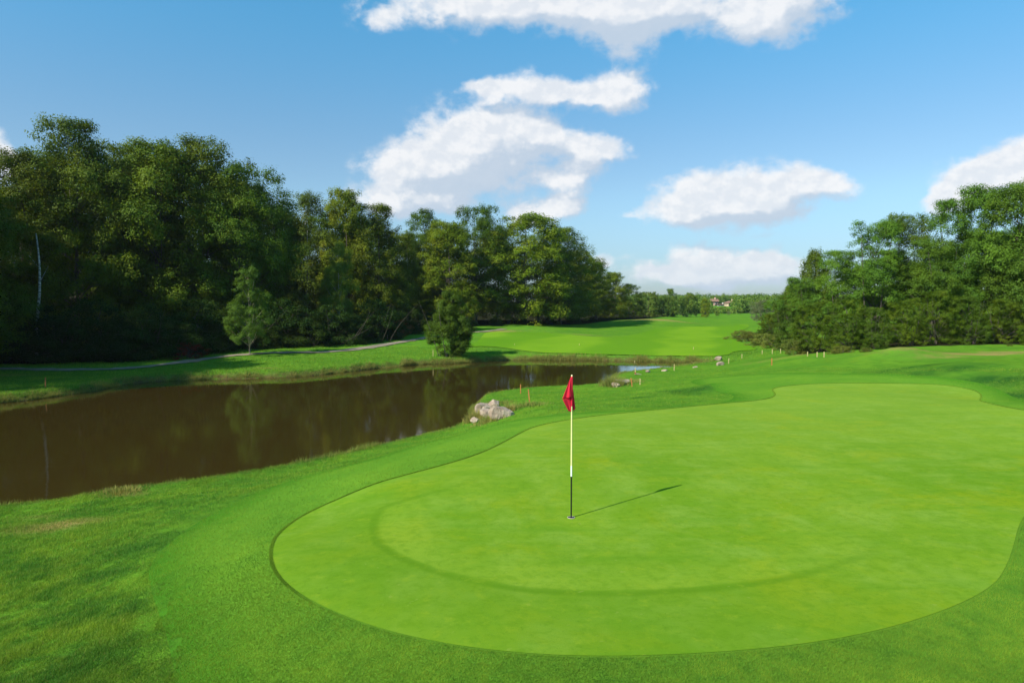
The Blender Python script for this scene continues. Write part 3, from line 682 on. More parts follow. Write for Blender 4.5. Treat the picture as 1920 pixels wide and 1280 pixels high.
T['alder0'] = make_tree('alder', 95, H=6.2, prof=lambda t: np.clip(.45 + .6 * ss(t, 0, .3) - .28 * ss(t, .42, .6) - .62 * ss(t, .62, 1), .12, 1.1), lm=L_alder, bm=B_oak, Rr=1.75, base=.0, nc=110, nl=62000, leaf=.10, cr=(.22, .42), flat=.8, trunk=.06, limbs=30, trunks=3, inner=.1, lobes=.3, br=(.4, .75), ns=6)
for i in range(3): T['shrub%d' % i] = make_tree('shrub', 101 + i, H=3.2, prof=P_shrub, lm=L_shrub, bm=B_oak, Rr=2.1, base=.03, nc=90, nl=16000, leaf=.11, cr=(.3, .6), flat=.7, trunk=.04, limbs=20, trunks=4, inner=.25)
for i in range(2): T['bramble%d' % i] = make_tree('bramble', 111 + i, H=1.6, prof=P_shrub, lm=L_bramble, bm=B_oak, Rr=1.8, base=.02, nc=80, nl=12000, leaf=.09, cr=(.2, .42), flat=.7, trunk=.02, limbs=16, trunks=4, inner=.2, lobes=.4)
T['red0'] = make_tree('red_shrub', 121, H=2.4, prof=P_shrub, lm=L_red, bm=B_oak, Rr=1.7, base=.05, nc=45, nl=2600, leaf=.12, cr=(.25, .5), flat=.6, trunk=.04, limbs=24, trunks=3, inner=.2)
for i in range(2): T['willow%d' % i] = make_tree('willow', 131 + i, H=9, prof=P_dome, lm=L_grey, bm=B_oak, Rr=3.5, base=.03, nc=60, nl=30000, leaf=.16, asp=.4, cr=(.4, .8), flat=.9, trunk=.15, limbs=20, trunks=2, br=(.8, 1.4), ns=6)
for i in range(3): T['far%d' % i] = make_tree('far_tree', 141 + i, H=12, prof=P_dome if i else P_oak, lm=L_far, bm=B_oak, Rr=5.0, base=.03, nc=50, nl=16000, leaf=.34, cr=(.5, .95), flat=.75, trunk=.2, limbs=12, br=(1.1, 1.9), ns=7)
for i in range(3): T['leafy%d' % i] = make_tree('leafy', 151 + i, H=6.5, prof=P_dome, lm=L_alder if i == 1 else L_oak, bm=B_oak, Rr=2.9, base=.02, nc=75, nl=42000, leaf=.11, asp=.5, cr=(.25, .48), flat=.65, trunk=.08, limbs=30, trunks=3, inner=.2, lobes=.3, up=.7, br=(.5, 1.0), ns=6)
T['spiky0'] = make_tree('poplar', 161, H=9, prof=P_birch, lm=L_birch, bm=B_oak, Rr=2.6, base=.03, nc=170, nl=42000, leaf=.12, cr=(.25, .5), flat=1.6, trunk=.12, limbs=50, inner=.2, rise=1.4, lobes=.4)

def plant(kind, px, top, D, label, wf=1.0, cat='tree', group=None, name=None, rz=None, x=None):
    """a tree whose top reaches photo row `top` when it stands D metres out"""
    cr_, tr_, H0 = T[kind]
    Xw = (px - 960) / F * D if x is None else x
    gz = float(ground_h(np.array([Xw]), np.array([D]), False)[0])
    dirz = -sp + (-(top - 640) / F) * cp; diry = cp + (-(top - 640) / F) * sp
    Ht = CAMH + dirz / diry * D - gz
    s_ = Ht / H0; wv_ = s_ * wf
    nm = name or {'oak': 'oak_tree', 'sun': 'oak_tree', 'bir': 'birch_tree', 'loc': 'locust_tree', 'you': 'young_tree', 'ald': 'alder_tree', 'shr': 'shrub', 'bra': 'bramble_bush', 'red': 'red_leaved_shrub', 'wil': 'willow_tree', 'far': 'broadleaf_tree', 'lea': 'broadleaf_tree', 'spi': 'poplar_tree'}[kind[:3]]
    e = empty(nm, (Xw, D, gz - .05), random.Random(int(px * 13 + D)).uniform(0, 6.28) if rz is None else rz, (wv_, wv_, s_))
    tag(e, label, cat, group)
    link('crown', cr_, e); link('trunk', tr_, e)
    return e
LM = [(30, 'the ragged oak at the left edge'), (68, 'the bare pale birch stem'), (140, 'the tallest oak'), (225, 'the dark oak next to the tallest one'), (305, 'the broad flat topped oak'), (388, 'the domed oak'), (467, 'the slender young tree'), (530, 'the sky notch'), (575, 'the feathery forked birch'), (640, 'the pale drooping birch'), (705, 'the rounded oak before the sky gap'), (738, 'the red leaved shrub'), (790, 'the loose dark oak head'), (845, 'the bushy waterside tree'), (893, 'the oak with sky holes'), (985, 'the big sunny oak'), (1045, 'the dark oak on its right flank'), (1085, 'the rusty tinged oak'), (1118, 'the small topped oak'), (1150, 'the light green end oak'), (1182, 'the last dark oak')]
LMR = [(1452, 'the farthest low tree'), (1478, 'the yellowish upright tree'), (1525, 'the spiky topped tree'), (1575, 'the rising locust'), (1638, 'the left locust head'), (1694, 'the right locust head'), (1745, 'the lower locust in the dip'), (1785, 'the leaning locust'), (1850, 'the highest locust'), (1915, 'the locust at the right edge')]
_used = set()
def where(px, lm, rel):
    best = sorted(lm, key=lambda q: abs(q[0] - px))
    for p_, ph_ in best:
        side = rel[1] if abs(px - p_) < 13 else (rel[0] if px < p_ else rel[2]); t_ = side + ' ' + ph_
        if t_ not in _used: _used.add(t_); return t_
    return rel[1] + ' the trees'
LW = 'tall trees of the wood left of the pond'
for a in [
    ('oak1', -60, 330, 44, 'dark oak half cut off by the left edge of the photo', 1.1),
    ('oak0', 45, 285, 50, 'oak with a ragged rounded top just left of the tallest oak', 1.0),
    ('oak3', 140, 228, 52, 'tallest oak of all, its narrow head highest in the left wood', .85),
    ('oak2', 225, 268, 57, 'dark oak close right of the tallest oak, with a lower top', .9),
    ('oak1', 305, 268, 55, 'broad dark oak with an even top, third oak right of the bare birch trunk', 1.0),
    ('oak0', 388, 260, 58, 'dense oak with a domed head high above the slender young tree by the path', 1.0),
    ('oak2', 458, 312, 58, 'oak whose right side steps down to a notch of sky above the young tree', .85),
    ('birch0', 515, 372, 72, 'thin dark tree in the dip between the big oaks and the birch group', 1.2),
    ('birch1', 575, 358, 72, 'feathery birch with a forked pale top at the left of the birch group', 1.3),
    ('sunny1', 645, 355, 72, 'yellowish green tree with a few rusty leaves near its top, tallest of the birch group', .75),
    ('oak3', 705, 385, 74, 'rounded oak whose right side slopes down to a gap of cloudy sky', .95),
    ('birch2', 636, 452, 62, 'pale drooping birch hanging light green foliage in front of dark trees', .9),
    ('birch0', 765, 430, 90, 'greyish thin birch left of the two dark oak heads', 1.0),
    ('oak0', 795, 393, 94, 'dark loose oak head right of the gap of cloudy sky', .75),
    ('sunny1', 836, 416, 90, 'broad yellowish tree rising behind the bushy waterside tree', 1.1),
    ('oak2', 893, 387, 96, 'tall dark oak with sky holes, left of the big sunny oak', .8),
    ('sunny0', 985, 405, 98, 'big sunny oak with yellow green boughs reaching down to the fairway', 1.4),
    ('oak1', 1050, 428, 104, 'dark green oak leaning on the right flank of the big sunny oak', 1.25),
    ('sunny2', 1085, 470, 118, 'oak with a touch of rusty leaves on the descending right end of the wood', 1.2),
    ('oak3', 1118, 492, 128, 'small topped oak beyond the rusty one on the descending skyline', 1.2),
    ('sunny1', 1150, 510, 140, 'light green oak near the end of the descending skyline', 1.25),
    ('oak0', 1182, 532, 150, 'last dark oak before the low rounded far trees', 1.3),
]: plant(a[0], a[1], a[2], a[3], a[4], a[5], group=LW)
BR = 'trees deep in the wood behind the front row'
for k_, (px, top, D) in enumerate([(10, 350, 60), (95, 300, 64), (190, 300, 66), (265, 300, 68), (350, 300, 68), (430, 330, 70), (495, 390, 78), (545, 400, 82), (610, 400, 84), (680, 410, 86), (740, 440, 92), (790, 440, 106), (850, 430, 106), (930, 430, 108), (1010, 440, 114), (1070, 475, 128), (1115, 510, 142), (-120, 330, 60), (-200, 330, 50)]):
    plant('oak%d' % (k_ % 4), px, top, D, 'dark tree ' + where(px, LM, ('behind the left side of', 'straight behind', 'behind the right side of')), 1.15, group=BR)
OFFL = 'trees beside the pond beyond the left edge'
for (x_, D, top) in [(-40, 29, 90), (-43, 36, 150), (-36, 41, 190), (-49, 33, 100), (-52, 42, 150), (-47, 23, 40), (-33, 36.5, 240), (-36, 31, 140), (-32.0, 28.5, 150), (-30.5, 34.5, 230)]:
    plant('oak1', 0, top, D, 'oak beyond the left edge of the view, shading the bank', 1., group=OFFL, x=x_)
UG = 'dark undergrowth along the edge of the left wood'
k_ = 0
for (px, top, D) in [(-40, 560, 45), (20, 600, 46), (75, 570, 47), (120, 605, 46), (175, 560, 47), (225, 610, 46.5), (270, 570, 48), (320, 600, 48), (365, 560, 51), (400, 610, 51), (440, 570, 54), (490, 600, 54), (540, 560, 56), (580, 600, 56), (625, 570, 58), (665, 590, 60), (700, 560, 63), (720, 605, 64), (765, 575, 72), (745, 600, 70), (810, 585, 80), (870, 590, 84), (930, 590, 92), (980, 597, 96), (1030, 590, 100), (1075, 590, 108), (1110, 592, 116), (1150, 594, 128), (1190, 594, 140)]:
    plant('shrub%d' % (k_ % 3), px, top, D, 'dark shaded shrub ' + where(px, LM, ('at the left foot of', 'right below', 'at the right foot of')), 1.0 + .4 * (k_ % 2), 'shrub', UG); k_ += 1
plant('red0', 738, 592, 66, 'shrub with rusty red leaves in the shade above the bend of the path', 1., 'shrub')
plant('red0', 355, 640, 47, 'low reddish brown shrub in the dark wood left of the slender young tree', 1.3, 'shrub', rz=1.)
plant('young0', 467, 497, 49, 'slender light green young tree standing alone between path and pond', .9, rz=.5)
plant('alder0', 845, 545, 51.8, 'bushy tree leafy to the ground at the far edge of the pond', 1.0)
FG = 'low rounded trees at the far end of the fairway'
for a in [('far1', 1215, 547, 162, 'rounded far tree touching the end of the tall left wood', .9),
          ('far0', 1252, 541, 165, 'tallest of the low rounded trees behind the tan mound', .9),
          ('far2', 1290, 549, 168, 'rounded far tree just right of the tan mound', .85),
          ('sunny0', 1322, 560, 160, 'pointed far tree with a pale trunk at the fairway edge', .8),
          ('far1', 1345, 582, 180, 'lower tree beneath the white building on the hillside', .8),
          ('far0', 1240, 556, 185, 'tree filling in behind the tallest low rounded tree', 1.2),
          ('far2', 1275, 560, 190, 'tree filling in behind the rounded tree right of the mound', 1.2)]:
    plant(*a[:5], a[5], group=FG)
VG = 'small trees in the valley below the hillside houses'
for k_, (px, top, D, kd, lb) in enumerate([(1366, 583, 190, 'willow0', 'brownish bush like tree below the peach house'), (1388, 586, 200, 'far1', 'small green tree right of the brownish one below the peach house'), (1404, 580, 215, 'willow1', 'pale small tree next to the grey willow'), (1418, 566, 150, 'willow0', 'greyish willow standing left of the right hand wood'), (1432, 562, 125, 'willow1', 'pale grey green willow against the right hand wood'), (1375, 578, 240, 'far2', 'dark tree right below the peach house'), (1352, 574, 250, 'far0', 'dark tree below the long white building'), (1330, 572, 250, 'far1', 'far tree under the terracotta roofs'), (1395, 572, 270, 'far0', 'far tree on the slope right of the peach house')]):
    plant(kd, px, top, D, lb, 1.0, group=VG)
RG = 'trees of the wood on the right'
for a in [
    ('locust1', 1452, 562, 84, 'farthest low green tree at the left end of the right wood', 1.3),
    ('spiky0', 1478, 535, 68, 'yellowish upright tree at the left slope of the right wood', 1.1),
    ('spiky0', 1525, 468, 54, 'spiky topped yellow green tree, tallest at the left end of the right wood', 1.1),
    ('locust0', 1500, 520, 52, 'green locust before the spiky topped tree', 1.0),
    ('locust2', 1575, 470, 47, 'locust rising from the spiky tree towards the pair of high heads', 1.0),
    ('locust3', 1638, 414, 46, 'left one of the two locust heads beside the sky gap', .85),
    ('locust1', 1694, 401, 47, 'right one of the two locust heads beside the sky gap', .75),
    ('locust0', 1745, 450, 44, 'lower locust in the dip below the clouds', 1.0),
    ('locust2', 1785, 374, 44, 'tall locust with a leaning head over the cloud edge', .75),
    ('locust3', 1850, 346, 44, 'highest locust, second from the right edge of the photo', .85),
    ('locust1', 1915, 342, 42, 'tall locust cut by the right edge of the photo', .85),
    ('locust0', 1990, 335, 42, 'locust beyond the right edge of the photo', 1.),
]: plant(a[0], a[1], a[2], a[3], a[4], a[5], group=RG)
for k_, (px, top, D) in enumerate([(1540, 545, 62), (1610, 500, 58), (1670, 470, 58), (1730, 490, 56), (1800, 450, 54), (1870, 430, 54), (1940, 420, 52), (2060, 400, 50)]):
    plant('locust%d' % (k_ % 4), px, top, D, 'back row locust glimpsed ' + where(px, LMR, ('through gaps left of', 'straight behind', 'through gaps right of')), 1.2, group='back row of the right wood')
RS = 'low leafy trees fronting the right wood'
for a in [
    ('leafy0', 1440, 588, 62, 'dark green rounded tree at the left foot of the right wood', .8),
    ('leafy1', 1478, 575, 52, 'bushy green tree beside the left foot of the right wood', .8),
    ('leafy2', 1530, 565, 41, 'dark low tree whose boughs touch the grass beside three short stakes', .8),
    ('leafy0', 1590, 560, 39, 'low tree with layered boughs left of the dry mound', .9),
    ('leafy1', 1640, 575, 37.5, 'low light green tree behind the left side of the dry mound', .8),
    ('leafy2', 1700, 560, 39, 'dark low tree rising behind the dry mound', .9),
    ('leafy0', 1760, 545, 40, 'low tree over the dark trunks right of the dry mound', 1.0),
    ('leafy1', 1815, 555, 39, 'low spreading tree with sunlit boughs over bare ground', .9),
    ('leafy2', 1880, 560, 40, 'low dark tree near the right edge of the photo', 1.),
    ('leafy0', 1935, 600, 37, 'bush cut by the right edge of the photo above dry grass', .9),
]: plant(a[0], a[1], a[2], a[3], a[4], a[5], group=RS)
BG = 'low brambles along the foot of the right wood'
for k_, (px, top, D, lb) in enumerate([(1392, 618, 74, 'leftmost low brown bramble creeping onto the fairway'), (1412, 622, 68, 'second brown bramble from the fairway tip'), (1436, 624, 60, 'rusty bramble before the rounded dark tree'), (1462, 628, 55, 'straw coloured bramble left of the dark low tree'), (1487, 634, 50, 'reddish bramble touching the dark low tree'), (1505, 645, 42, 'small bramble at the left of the three short stakes'), (1580, 646, 37, 'green bramble right of the three short stakes'), (1625, 650, 36, 'green bramble left of the dry mound'), (1895, 643, 37, 'bramble over dry grass near the right edge')]):
    plant('bramble%d' % (k_ % 2), px, top, D, lb, 1.3, 'bush', BG)
# bare birch stem at the left
dm = empty('bare_birch', (0, 0, 0)); D = 46.5
bx0 = (66 - 960) / F * D; bz = float(ground_h(np.array([bx0]), np.array([D]), False)[0]); dm.location = (bx0, D, bz)
tag(dm, 'bare pale birch stem with broken top before the dark left wood', 'tree trunk', kind=None)
V, Fs = merge([tube((0, 0, -.3), (.35, 0, 4.4), .12, .09, 8, np.array([-.1, 0, 0]), 6), tube((.35, 0, 4.4), (.25, .05, 8.6), .09, .035, 8, np.array([.12, 0, 0]), 6)])
link('trunk', np_mesh('birch_stem', V, Fs, B_birch, True), dm)
for q in [((.36, 0, 5.2), (.9, .2, 6.4), .03, .01, 5), ((.4, 0, 6.3), (-.2, -.2, 7.2), .025, .008, 5), ((.2, 0, 3.2), (-.5, .1, 4.0), .025, .008, 5)]:
    V, Fs = tube(*q); link('branch', np_mesh('birch_branch', V, Fs, B_birch, True), dm)
# far wood on the hill, one mass
rg = np.random.default_rng(5); Cs = []
for i in range(1100):
    D = 205 * (560 / 205) ** rg.random(); px = rg.uniform(1150, 1640) if D > 300 else rg.uniform(1180, 1560)
    Cs.append(((px - 960) / F * D, D, px))
Cs = np.array(Cs); gz_ = ground_h(Cs[:, 0], Cs[:, 1], False); cc = []; crr = []; cvv = []
for (x_, y_, px), z_ in zip(Cs, gz_):
    hh = rg.uniform(3.2, 5.6) * (1.0 if y_ > 300 else .8)
    if y_ < 345 and 1318 < px < 1385: hh = min(hh, CAMH - (578 - 570) / F * y_ - z_)
    if y_ > 420: hh = min(hh + 2.0, CAMH + (570 - rg.uniform(554, 561)) / F * y_ - z_)
    if hh < .8: continue
    if abs(y_ - 325) < 14 and 1325 < px < 1385: continue
    tv = rg.uniform(-.5, 1.4)
    for q in range(8): cvv.append(tv + rg.normal(0, .15)); cc.append((x_ + rg.normal(0, 1.7), y_ + rg.normal(0, 1.7), z_ + hh * rg.uniform(.15, 1))); crr.append(min(rg.uniform(.9, 1.9), hh * .5))
me = leaves_mesh('distant_wood', np.array(cc), np.array(crr), 330000, .6, .8, L_far, rg, CV=np.array(cvv))
tag(link('distant_wood', me), 'distant hillside wood closing the view behind the fairway', 'wood', kind='stuff')

# ------------------------------------------------------------------ houses on the far slope
m_wall = simple('peach_render', (.46, .36, .23), .8); m_roof = simple('terracotta_roof', (.30, .17, .115), .8, var=.2, scale=3); m_white = simple('white_render', (.5, .5, .46), .8); m_glass = simple('dark_window', (.03, .035, .04), .2, .5)
def boxv(x0, x1, y0, y1, z0, z1):
    V = np.array([(x, y, z) for z in (z0, z1) for y in (y0, y1) for x in (x0, x1)], float)
    return V, np.array([(0, 1, 3, 2), (4, 6, 7, 5), (0, 4, 5, 1), (2, 3, 7, 6), (0, 2, 6, 4), (1, 5, 7, 3)])[:, ::-1]
def house(px, py, D, w_, dpt, hgt, rh, wm, label, hip=True, win=3, rz=.25):
    x_ = (px - 960) / F * D; z_ = CAMH + (570 - py) / F * D
    e = empty('house', (x_, D, z_), rz); tag(e, label, 'house', 'houses on the far hillside')
    V, Fs = boxv(-w_ / 2, w_ / 2, -dpt / 2, dpt / 2, -4, hgt); link('wall', np_mesh('house_wall', V, Fs, wm), e)
    o_ = .5; rx = w_ / 2 - dpt / 2 if hip else w_ / 2 + o_; rx = max(rx, .5)
    V = np.array([(-w_ / 2 - o_, -dpt / 2 - o_, hgt), (w_ / 2 + o_, -dpt / 2 - o_, hgt), (w_ / 2 + o_, dpt / 2 + o_, hgt), (-w_ / 2 - o_, dpt / 2 + o_, hgt), (-rx, 0, hgt + rh), (rx, 0, hgt + rh)], float)
    me = bpy.data.meshes.new('house_roof'); me.from_pydata([tuple(v) for v in V], [], [(0, 1, 5, 4), (2, 3, 4, 5), (1, 2, 5), (3, 0, 4), (3, 2, 1, 0)]); me.materials.append(m_roof)
    rf = link('roof', me, e)
    V, Fs = boxv(w_ * .2, w_ * .2 + .7, -.3, .4, hgt + rh * .4, hgt + rh + .7); link('chimney', np_mesh('chimney', V, Fs, wm), rf)
    for i in range(win):
        cx = -w_ / 2 + w_ * (i + .5) / win; V, Fs = boxv(cx - .5, cx + .5, -dpt / 2 - .03, -dpt / 2 + .05, hgt - 2.0, hgt - .7); link('window', np_mesh('window', V, Fs, m_glass), e)
house(1368.5, 576, 320, 4.1 * 1.0, 4, 2.0, 1.1, m_wall, 'peach house with a hipped terracotta roof on the far hillside')
house(1336, 569, 340, 4.2, 3, 1.0, 1.3, simple('pinkish_render', (.5, .33, .25), .8), 'pinkish house with terracotta roofs, left of the other hillside buildings', False, 2, .1)
house(1351, 574, 330, 3.2, 2.5, .8, .25, m_white, 'long low white building just left of the peach house', False, 3, .0)

# ------------------------------------------------------------------ flagstick
m_cream = simple('cream_paint', (.80, .72, .34), .4, .5, .05); m_blackp = simple('black_paint', (.012, .014, .014), .35, .5, .0); m_whitep = simple('white_paint', (.82, .82, .80), .35, .5, .03)
m_flag, N, p, o = mat('red_flag_cloth')
N.link(N.mix(N.noise(N.n('ShaderNodeTexCoord').outputs['Object'], 9, 4, .5), (.72, .012, .045), (.80, .018, .06)), p.inputs['Base Color']); p.inputs['Roughness'].default_value = .8
t = N.n('ShaderNodeBsdfTranslucent'); t.inputs[0].default_value = (.85, .012, .05, 1); mx = N.n('ShaderNodeMixShader'); mx.inputs[0].default_value = .35
N.link(p.outputs[0], mx.inputs[1]); N.link(t.outputs[0], mx.inputs[2]); N.link(mx.outputs[0], o.inputs[0])
fx, fy, fz = [float(q[0]) for q in on_ground([1071], [971])]
fz += .0095
PH = 271 / F * fy * 1.0
fs = empty('flagstick', (fx, fy, fz)); tag(fs, 'golf flagstick with limp red flag standing in the hole of the green', 'flagstick')
# aim the pole a hair so that its head stands over the base as in the photo
def lathe(prof, n=24):
    V = []; Fs = []
    for r, z in prof:
        for i in range(n): a_ = 2 * math.pi * i / n; V.append((r * math.cos(a_), r * math.sin(a_), z))
    for k_ in range(len(prof) - 1):
        for i in range(n): Fs.append((k_ * n + i, k_ * n + (i + 1) % n, (k_ + 1) * n + (i + 1) % n, (k_ + 1) * n + i))
    return np.array(V), np.array(Fs)
V, Fs = lathe([(0, .0), (.0095, .0), (.0095, .02), (.0110, .03), (.0110, .60), (0.0112, .605)]); link('lower_pole', np_mesh('lower_pole', V, Fs, m_blackp, True), fs)
V, Fs = lathe([(.0118, .604), (.0118, .76)]); link('white_band', np_mesh('white_band', V, Fs, m_whitep, True), fs)
V, Fs = lathe([(.0114, .76), (.0098, PH - .02), (.0115, PH - .015), (.0105, PH + .01), (0, PH + .014)]); link('upper_pole', np_mesh('upper_pole', V, Fs, m_cream, True), fs)
V, Fs = lathe([(0, .006), (.050, .006), (.050, .0065)]);
# limp flag: one cloth hanging in folds around the pole
def cloth_patch(A, B, Cc, Dd, fold, n=14, m_=14, seed=0):
    """bilinear patch A(top pole) B(top fly) C(bottom fly) D(bottom pole) with a few vertical folds"""
    A, B, Cc, Dd = map(np.array, (A, B, Cc, Dd)); V = []
    for j in range(m_ + 1):
        for i in range(n + 1):
            s_, t_ = i / n, j / m_; q = (A * (1 - s_) + B * s_) * (1 - t_) + (Dd * (1 - s_) + Cc * s_) * t_
            q = q + np.array([0, 1, 0]) * fold * math.sin(s_ * 7.5 + t_ * 2.0 + seed) * math.sin(math.pi * min(1, s_ * 1.1 + .05)) * t_ ** .5; V.append(q)
    Fs = [(j * (n + 1) + i, j * (n + 1) + i + 1, (j + 1) * (n + 1) + i + 1, (j + 1) * (n + 1) + i) for j in range(m_) for i in range(n)]
    return np.array(V), np.array(Fs)
k = fy / F
def fp(px, py, dy): return ((px - 1071) * k, dy, PH - (py - 700) * k)
V, Fs = merge([
    cloth_patch(fp(1070.5, 702, -.012), fp(1068, 704, -.02), fp(1052, 744, -.055), fp(1071, 741, -.02), .012, seed=1),
    cloth_patch(fp(1071, 738, .0), fp(1053.5, 745, -.05), fp(1065, 767, -.02), fp(1071, 768, .0), .01, seed=2),
    cloth_patch(fp(1071, 722, .012), fp(1074, 728, .03), fp(1078.5, 764, .05), fp(1071.5, 768.5, .012), .012, seed=3),
    cloth_patch(fp(1071, 704, .012), fp(1070, 706, .02), fp(1056, 745, -.01), fp(1071, 746, .012), .01, seed=4)])
fo = link('flag', np_mesh('flag', V, Fs, m_flag, True), fs)
sm = fo.modifiers.new('thickness', 'SOLIDIFY'); sm.thickness = .002
V, Fs = lathe([(.0128, PH - .44), (.0150, PH - .43), (.0150, PH - .02), (.0125, PH - .01)]); link('flag_sleeve', np_mesh('flag_sleeve', V, Fs, m_flag, True), fs)
hl = empty('golf_hole', (fx, fy, fz)); tag(hl, 'golf hole with pale rim cut into the green under the flagstick', 'golf hole')
V, Fs = lathe([(0, .004), (.050, .004)]); link('hole_dark_disc', np_mesh('hole_dark_disc', V, Fs, m_blackp), hl)  # flat black disc on the turf, painted shade for the hole's inside
V, Fs = lathe([(.050, .002), (.050, .006), (.056, .006), (.056, .001)]); link('rim', np_mesh('rim', V, Fs, simple('cup_rim', (.55, .47, .35), .6), True), hl)

# ------------------------------------------------------------------ stakes
m_or = simple('orange_stake_paint', (.52, .19, .055), .7, var=.2, scale=15); m_yel = simple('faded_stake_paint', (.55, .46, .20), .7, var=.2, scale=15); m_redp = simple('red_stake_paint', (.55, .05, .03), .7, var=.2, scale=15)
SG = 'hazard stakes around the pond'
def stake(px, base, top, m_, label, lean=0., w_=.04, red=False):
    X, Y, Z = [float(q[0]) for q in on_ground([px], [base])]
    h = max((base - top) / F * Y, .25)
    e = empty('stake', (X, Y, Z), .4); e.rotation_euler = (0, lean, .0); tag(e, label, 'stake', SG)
    hb = h * .35 if red else h * .12
    a_ = w_ / 2
    def post(z0, z1, tip):
        V = []; n = 4
        for z in (z0, z1): V += [(-a_, -a_, z), (a_, -a_, z), (a_, a_, z), (-a_, a_, z)]
        Fs = [(0, 1, 5, 4), (1, 2, 6, 5), (2, 3, 7, 6), (3, 0, 4, 7), (3, 2, 1, 0)]
        if tip: V.append((0, 0, z1 + .03)); Fs += [(4, 5, 8), (5, 6, 8), (6, 7, 8), (7, 4, 8)]
        else: Fs.append((4, 5, 6, 7))
        me = bpy.data.meshes.new('stake_piece'); me.from_pydata(V, [], Fs); return me
    a_ = w_ / 2; me = post(hb, h, True); me.materials.append(m_); link('shaft', me, e)
    a_ = w_ / 2 + .003; me = post(-.1, hb, False); me.materials.append(m_redp if red else m_); link('foot', me, e)
for a in [
    (85, 727, 708, m_or, 'orange stake alone on the grass at the far left bank', .05),
    (812, 668, 656, m_yel, 'pale stake at the left foot of the bushy waterside tree', 0),
    (965, 670, 659, m_yel, 'pale stake on the far bank in the tree shadow, leftmost of the far bank row', 0),
    (1086, 670, 658, m_yel, 'pale stake on the far bank right above the red flag', 0),
    (1190, 673, 662, m_yel, 'pale stake on the far bank straight behind the red footed stake', 0),
    (1300, 676, 664, m_yel, 'pale stake on the far bank near the end of the water', 0),
    (1264, 694, 683, m_yel, 'whitish stake on the near shore where the water narrows', 0),
    (1191, 702, 690, m_yel, 'stake with red foot on the tip of the near shore', 0),
    (1185, 724, 709, m_or, 'tilted orange stake beside the boulder on the grassy point', -.12),
    (1200, 720, 711, m_yel, 'short yellow stake right of the tilted orange one on the grassy point', 0),
    (1366, 681, 672, m_yel, 'stake just right of the two outlet rocks', .06),
    (1391, 672, 664, m_yel, 'small stake between the outlet rocks and the right wood', 0),
    (1429, 664, 657, m_yel, 'left one of three small stakes below the brambles', 0),
    (1448, 663, 655, m_yel, 'middle one of three small stakes below the brambles', 0),
    (1463.5, 662, 654, m_yel, 'right one of three small stakes below the brambles', 0),
    (1447, 684, 672, m_or, 'orange stake in straw coloured grass below the three small stakes', 0),
    (1514, 668, 661, m_yel, 'left one of three short stakes under the dark low tree', 0),
    (1532, 669, 662, m_yel, 'middle one of three short stakes under the dark low tree', 0),
    (1545, 669, 662, m_yel, 'right one of three short stakes under the dark low tree', 0),
    (976, 737, 721, m_or, 'upright orange stake at the water edge behind the rock pile', 0),
    (993, 755, 730, m_or, 'leaning orange stake on the grass above the rock pile', -.1),
]: stake(*a, red=(a[0] == 1191))

# ------------------------------------------------------------------ boulders
m_rock, N, p, o = mat('pale_rock')
tco = N.n('ShaderNodeTexCoord').outputs['Object']; f1 = N.noise(tco, 3, 6, .65); f2 = N.noise(tco, 14, 5, .7)
c = N.mix(N.ramp(f1, .35, .7), (.28, .20, .14), (.50, .40, .29)); c = N.mix(N.ramp(f2, .5, .7, 0, .5), c, (.15, .13, .09)); c = N.mix(N.ramp(N.noise(tco, 2, 4, .6), .58, .7, 0, .6), c, (.10, .15, .04))
N.link(c, p.inputs['Base Color']); p.inputs['Roughness'].default_value = .9; bump(N, p, N.m('ADD', f1, f2), .06)
import bmesh
def boulder(px, base, sx, sy, sz, label, seed, rz=0., sink=.25, name='boulder', water=False):
    if water: X, Y = plane_pt(px, base, WATER); Z = WATER
    else: X, Y, Z = [float(q[0]) for q in on_ground([px], [base])]
    bm = bmesh.new(); bmesh.ops.create_icosphere(bm, subdivisions=4, radius=1); rg = np.random.default_rng(seed)
    pl_ = [(lambda v: (v / np.linalg.norm(v), rg.uniform(.45, .85)))(rg.normal(size=3)) for _ in range(16)]
    for v in bm.verts:
        q = np.array(v.co)
        for nn, dd in pl_:
            e_ = q @ nn - dd
            if e_ > 0: q = q - nn * e_ * .97
        a_ = float(fbm(np.array([q[0] * 3 + seed]), np.array([q[1] * 3 + q[2] * 2]), 3, seed)[0]); q = q * (1 + .12 * a_)
        v.co = (q[0] * sx, q[1] * sy, q[2] * sz)
    me = bpy.data.meshes.new(name); bm.to_mesh(me); bm.free(); me.materials.append(m_rock)
    o_ = link(name, me); o_.location = (X, Y, Z + sz * (1 - 2 * sink) * .6); o_.rotation_euler = (0, 0, rz)
    return tag(o_, label, 'boulder', 'boulders on the pond edge')
boulder(941, 783, .48, .38, .36, 'broad pale boulder at the right of the rock pile', 3, .2)
boulder(915, 780, .36, .30, .30, 'pinkish boulder in the middle of the rock pile', 4, 1.2)
boulder(899, 775, .32, .30, .34, 'rounded boulder at the left of the rock pile', 5, 2.2)
boulder(926, 764, .30, .26, .30, 'grey boulder with dark hollows topping the rock pile', 6, .6)
boulder(910, 768, .34, .26, .24, 'flat boulder between the grey and the left one of the rock pile', 14, .1)
boulder(890, 792, .22, .20, .16, 'small brownish stone at the water under the rock pile', 7, .6)
boulder(1166, 720, .42, .3, .26, 'pale boulder on the grassy point beside the reed tuft', 8, .3)
boulder(1156, 724, .26, .2, .2, 'small brown boulder under the reed tuft on the grassy point', 18, .3)
boulder(1348, 676, .34, .28, .26, 'upper whitish rock at the end of the pond', 9, .3)
boulder(1351, 685, .34, .28, .20, 'lower pinkish rock at the end of the pond', 10, .9)
boulder(1215, 698, .25, .2, .14, 'low pale rock on the near shore right of the red footed stake', 12, .9)
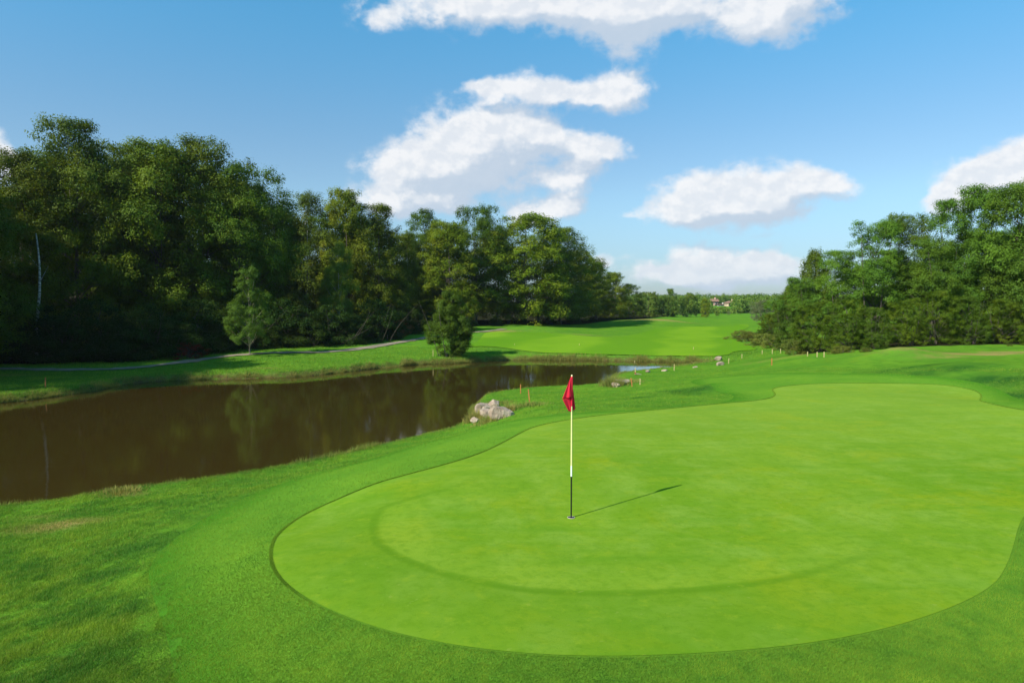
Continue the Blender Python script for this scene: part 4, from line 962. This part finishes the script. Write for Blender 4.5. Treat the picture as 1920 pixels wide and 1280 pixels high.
boulder(1196, 702, .25, .2, .07, 'flat stone at the foot of the red footed stake', 13, .2)
boulder(1303, 689, .34, .2, .10, 'flat whitish rock on the near shore where the pond ends', 11, .9)
boulder(1247, 695, .25, .2, .09, 'low rock beside the whitish stake on the near shore', 15, .1)

# reed tufts and weeds
def tuft(px, base, n, r, h, label, dr, seed, water=False, cat='plant', name='reed_tuft'):
    if water: X, Y = plane_pt(px, base, WATER); Z = WATER
    else: X, Y, Z = [float(q[0]) for q in on_ground([px], [base])]
    rg = np.random.default_rng(seed); x = rg.normal(0, r, n); y = rg.normal(0, r, n); hh = h * rg.uniform(.4, 1, n) * np.exp(-(x * x + y * y) / (2.5 * r) ** 2)
    gx_ = ground_h(X + x, Y + y) ; z = np.maximum(gx_, WATER - .03) - Z
    th = rg.uniform(0, 6.28, n); la = np.arctan2(y, x) + rg.normal(0, .8, n); ll = hh * rg.uniform(.1, .8, n); wd_ = .012
    V = np.empty((n, 3, 3)); V[:, 0] = np.c_[x - np.cos(th) * wd_, y - np.sin(th) * wd_, z]; V[:, 1] = np.c_[x + np.cos(th) * wd_, y + np.sin(th) * wd_, z]; V[:, 2] = np.c_[x + np.cos(la) * ll, y + np.sin(la) * ll, z + hh]
    me = np_mesh(name, V.reshape(-1, 3), np.arange(3 * n).reshape(n, 3), m_reed, False, {'v': np.repeat(rg.random(n), 3), 'dry': np.repeat(np.clip(rg.normal(dr, .3, n), 0, 1), 3)})
    o_ = link(name, me); o_.location = (X, Y, Z); return tag(o_, label, cat, 'tufts on the pond edge')
tuft(1151, 722, 900, .32, .62, 'round reed tuft overhanging the tip of the grassy point', .35, 1)
tuft(893, 785, 700, .22, .42, 'reddish straw tuft at the left of the rock pile', .6, 2)
tuft(918, 790, 420, .28, .30, 'straw stems in front of the rock pile', .5, 3)
tuft(930, 757, 500, .35, .22, 'low green weeds on top of the rock pile', .05, 4)
tuft(955, 772, 260, .10, .42, 'dry grass clump at the right end of the rock pile', .7, 5)
tuft(985, 762, 600, .4, .22, 'leafy weeds below the leaning orange stake', .1, 6)
tuft(229, 922, 500, .25, .16, 'strawy clump on the crest of the near left bank', .5, 7)
tuft(1180, 716, 400, .35, .25, 'grass tuft around the tilted stake on the grassy point', .3, 8)

# ------------------------------------------------------------------ haze
hz = bpy.data.meshes.new('haze'); bm = bmesh.new()
bmesh.ops.create_cube(bm, size=1); 
for v in bm.verts: v.co = (v.co.x * 6000, v.co.y * 1300 + 560, (v.co.z + .5) * 38 - 5.0)
bm.to_mesh(hz); bm.free()
hm = bpy.data.materials.new('haze'); hm.use_nodes = True; hm.node_tree.nodes.clear(); H_ = NT(hm.node_tree)
ho = H_.n('ShaderNodeOutputMaterial'); pv = H_.n('ShaderNodeVolumePrincipled'); H_.link(pv.outputs[0], ho.inputs['Volume'])
pv.inputs['Color'].default_value = (.80, .88, 1, 1); pv.inputs['Density'].default_value = .00013; pv.inputs['Anisotropy'].default_value = .3
hz.materials.append(hm); tag(link('haze', hz), 'faint blue summer haze over the course', 'haze', kind='stuff')
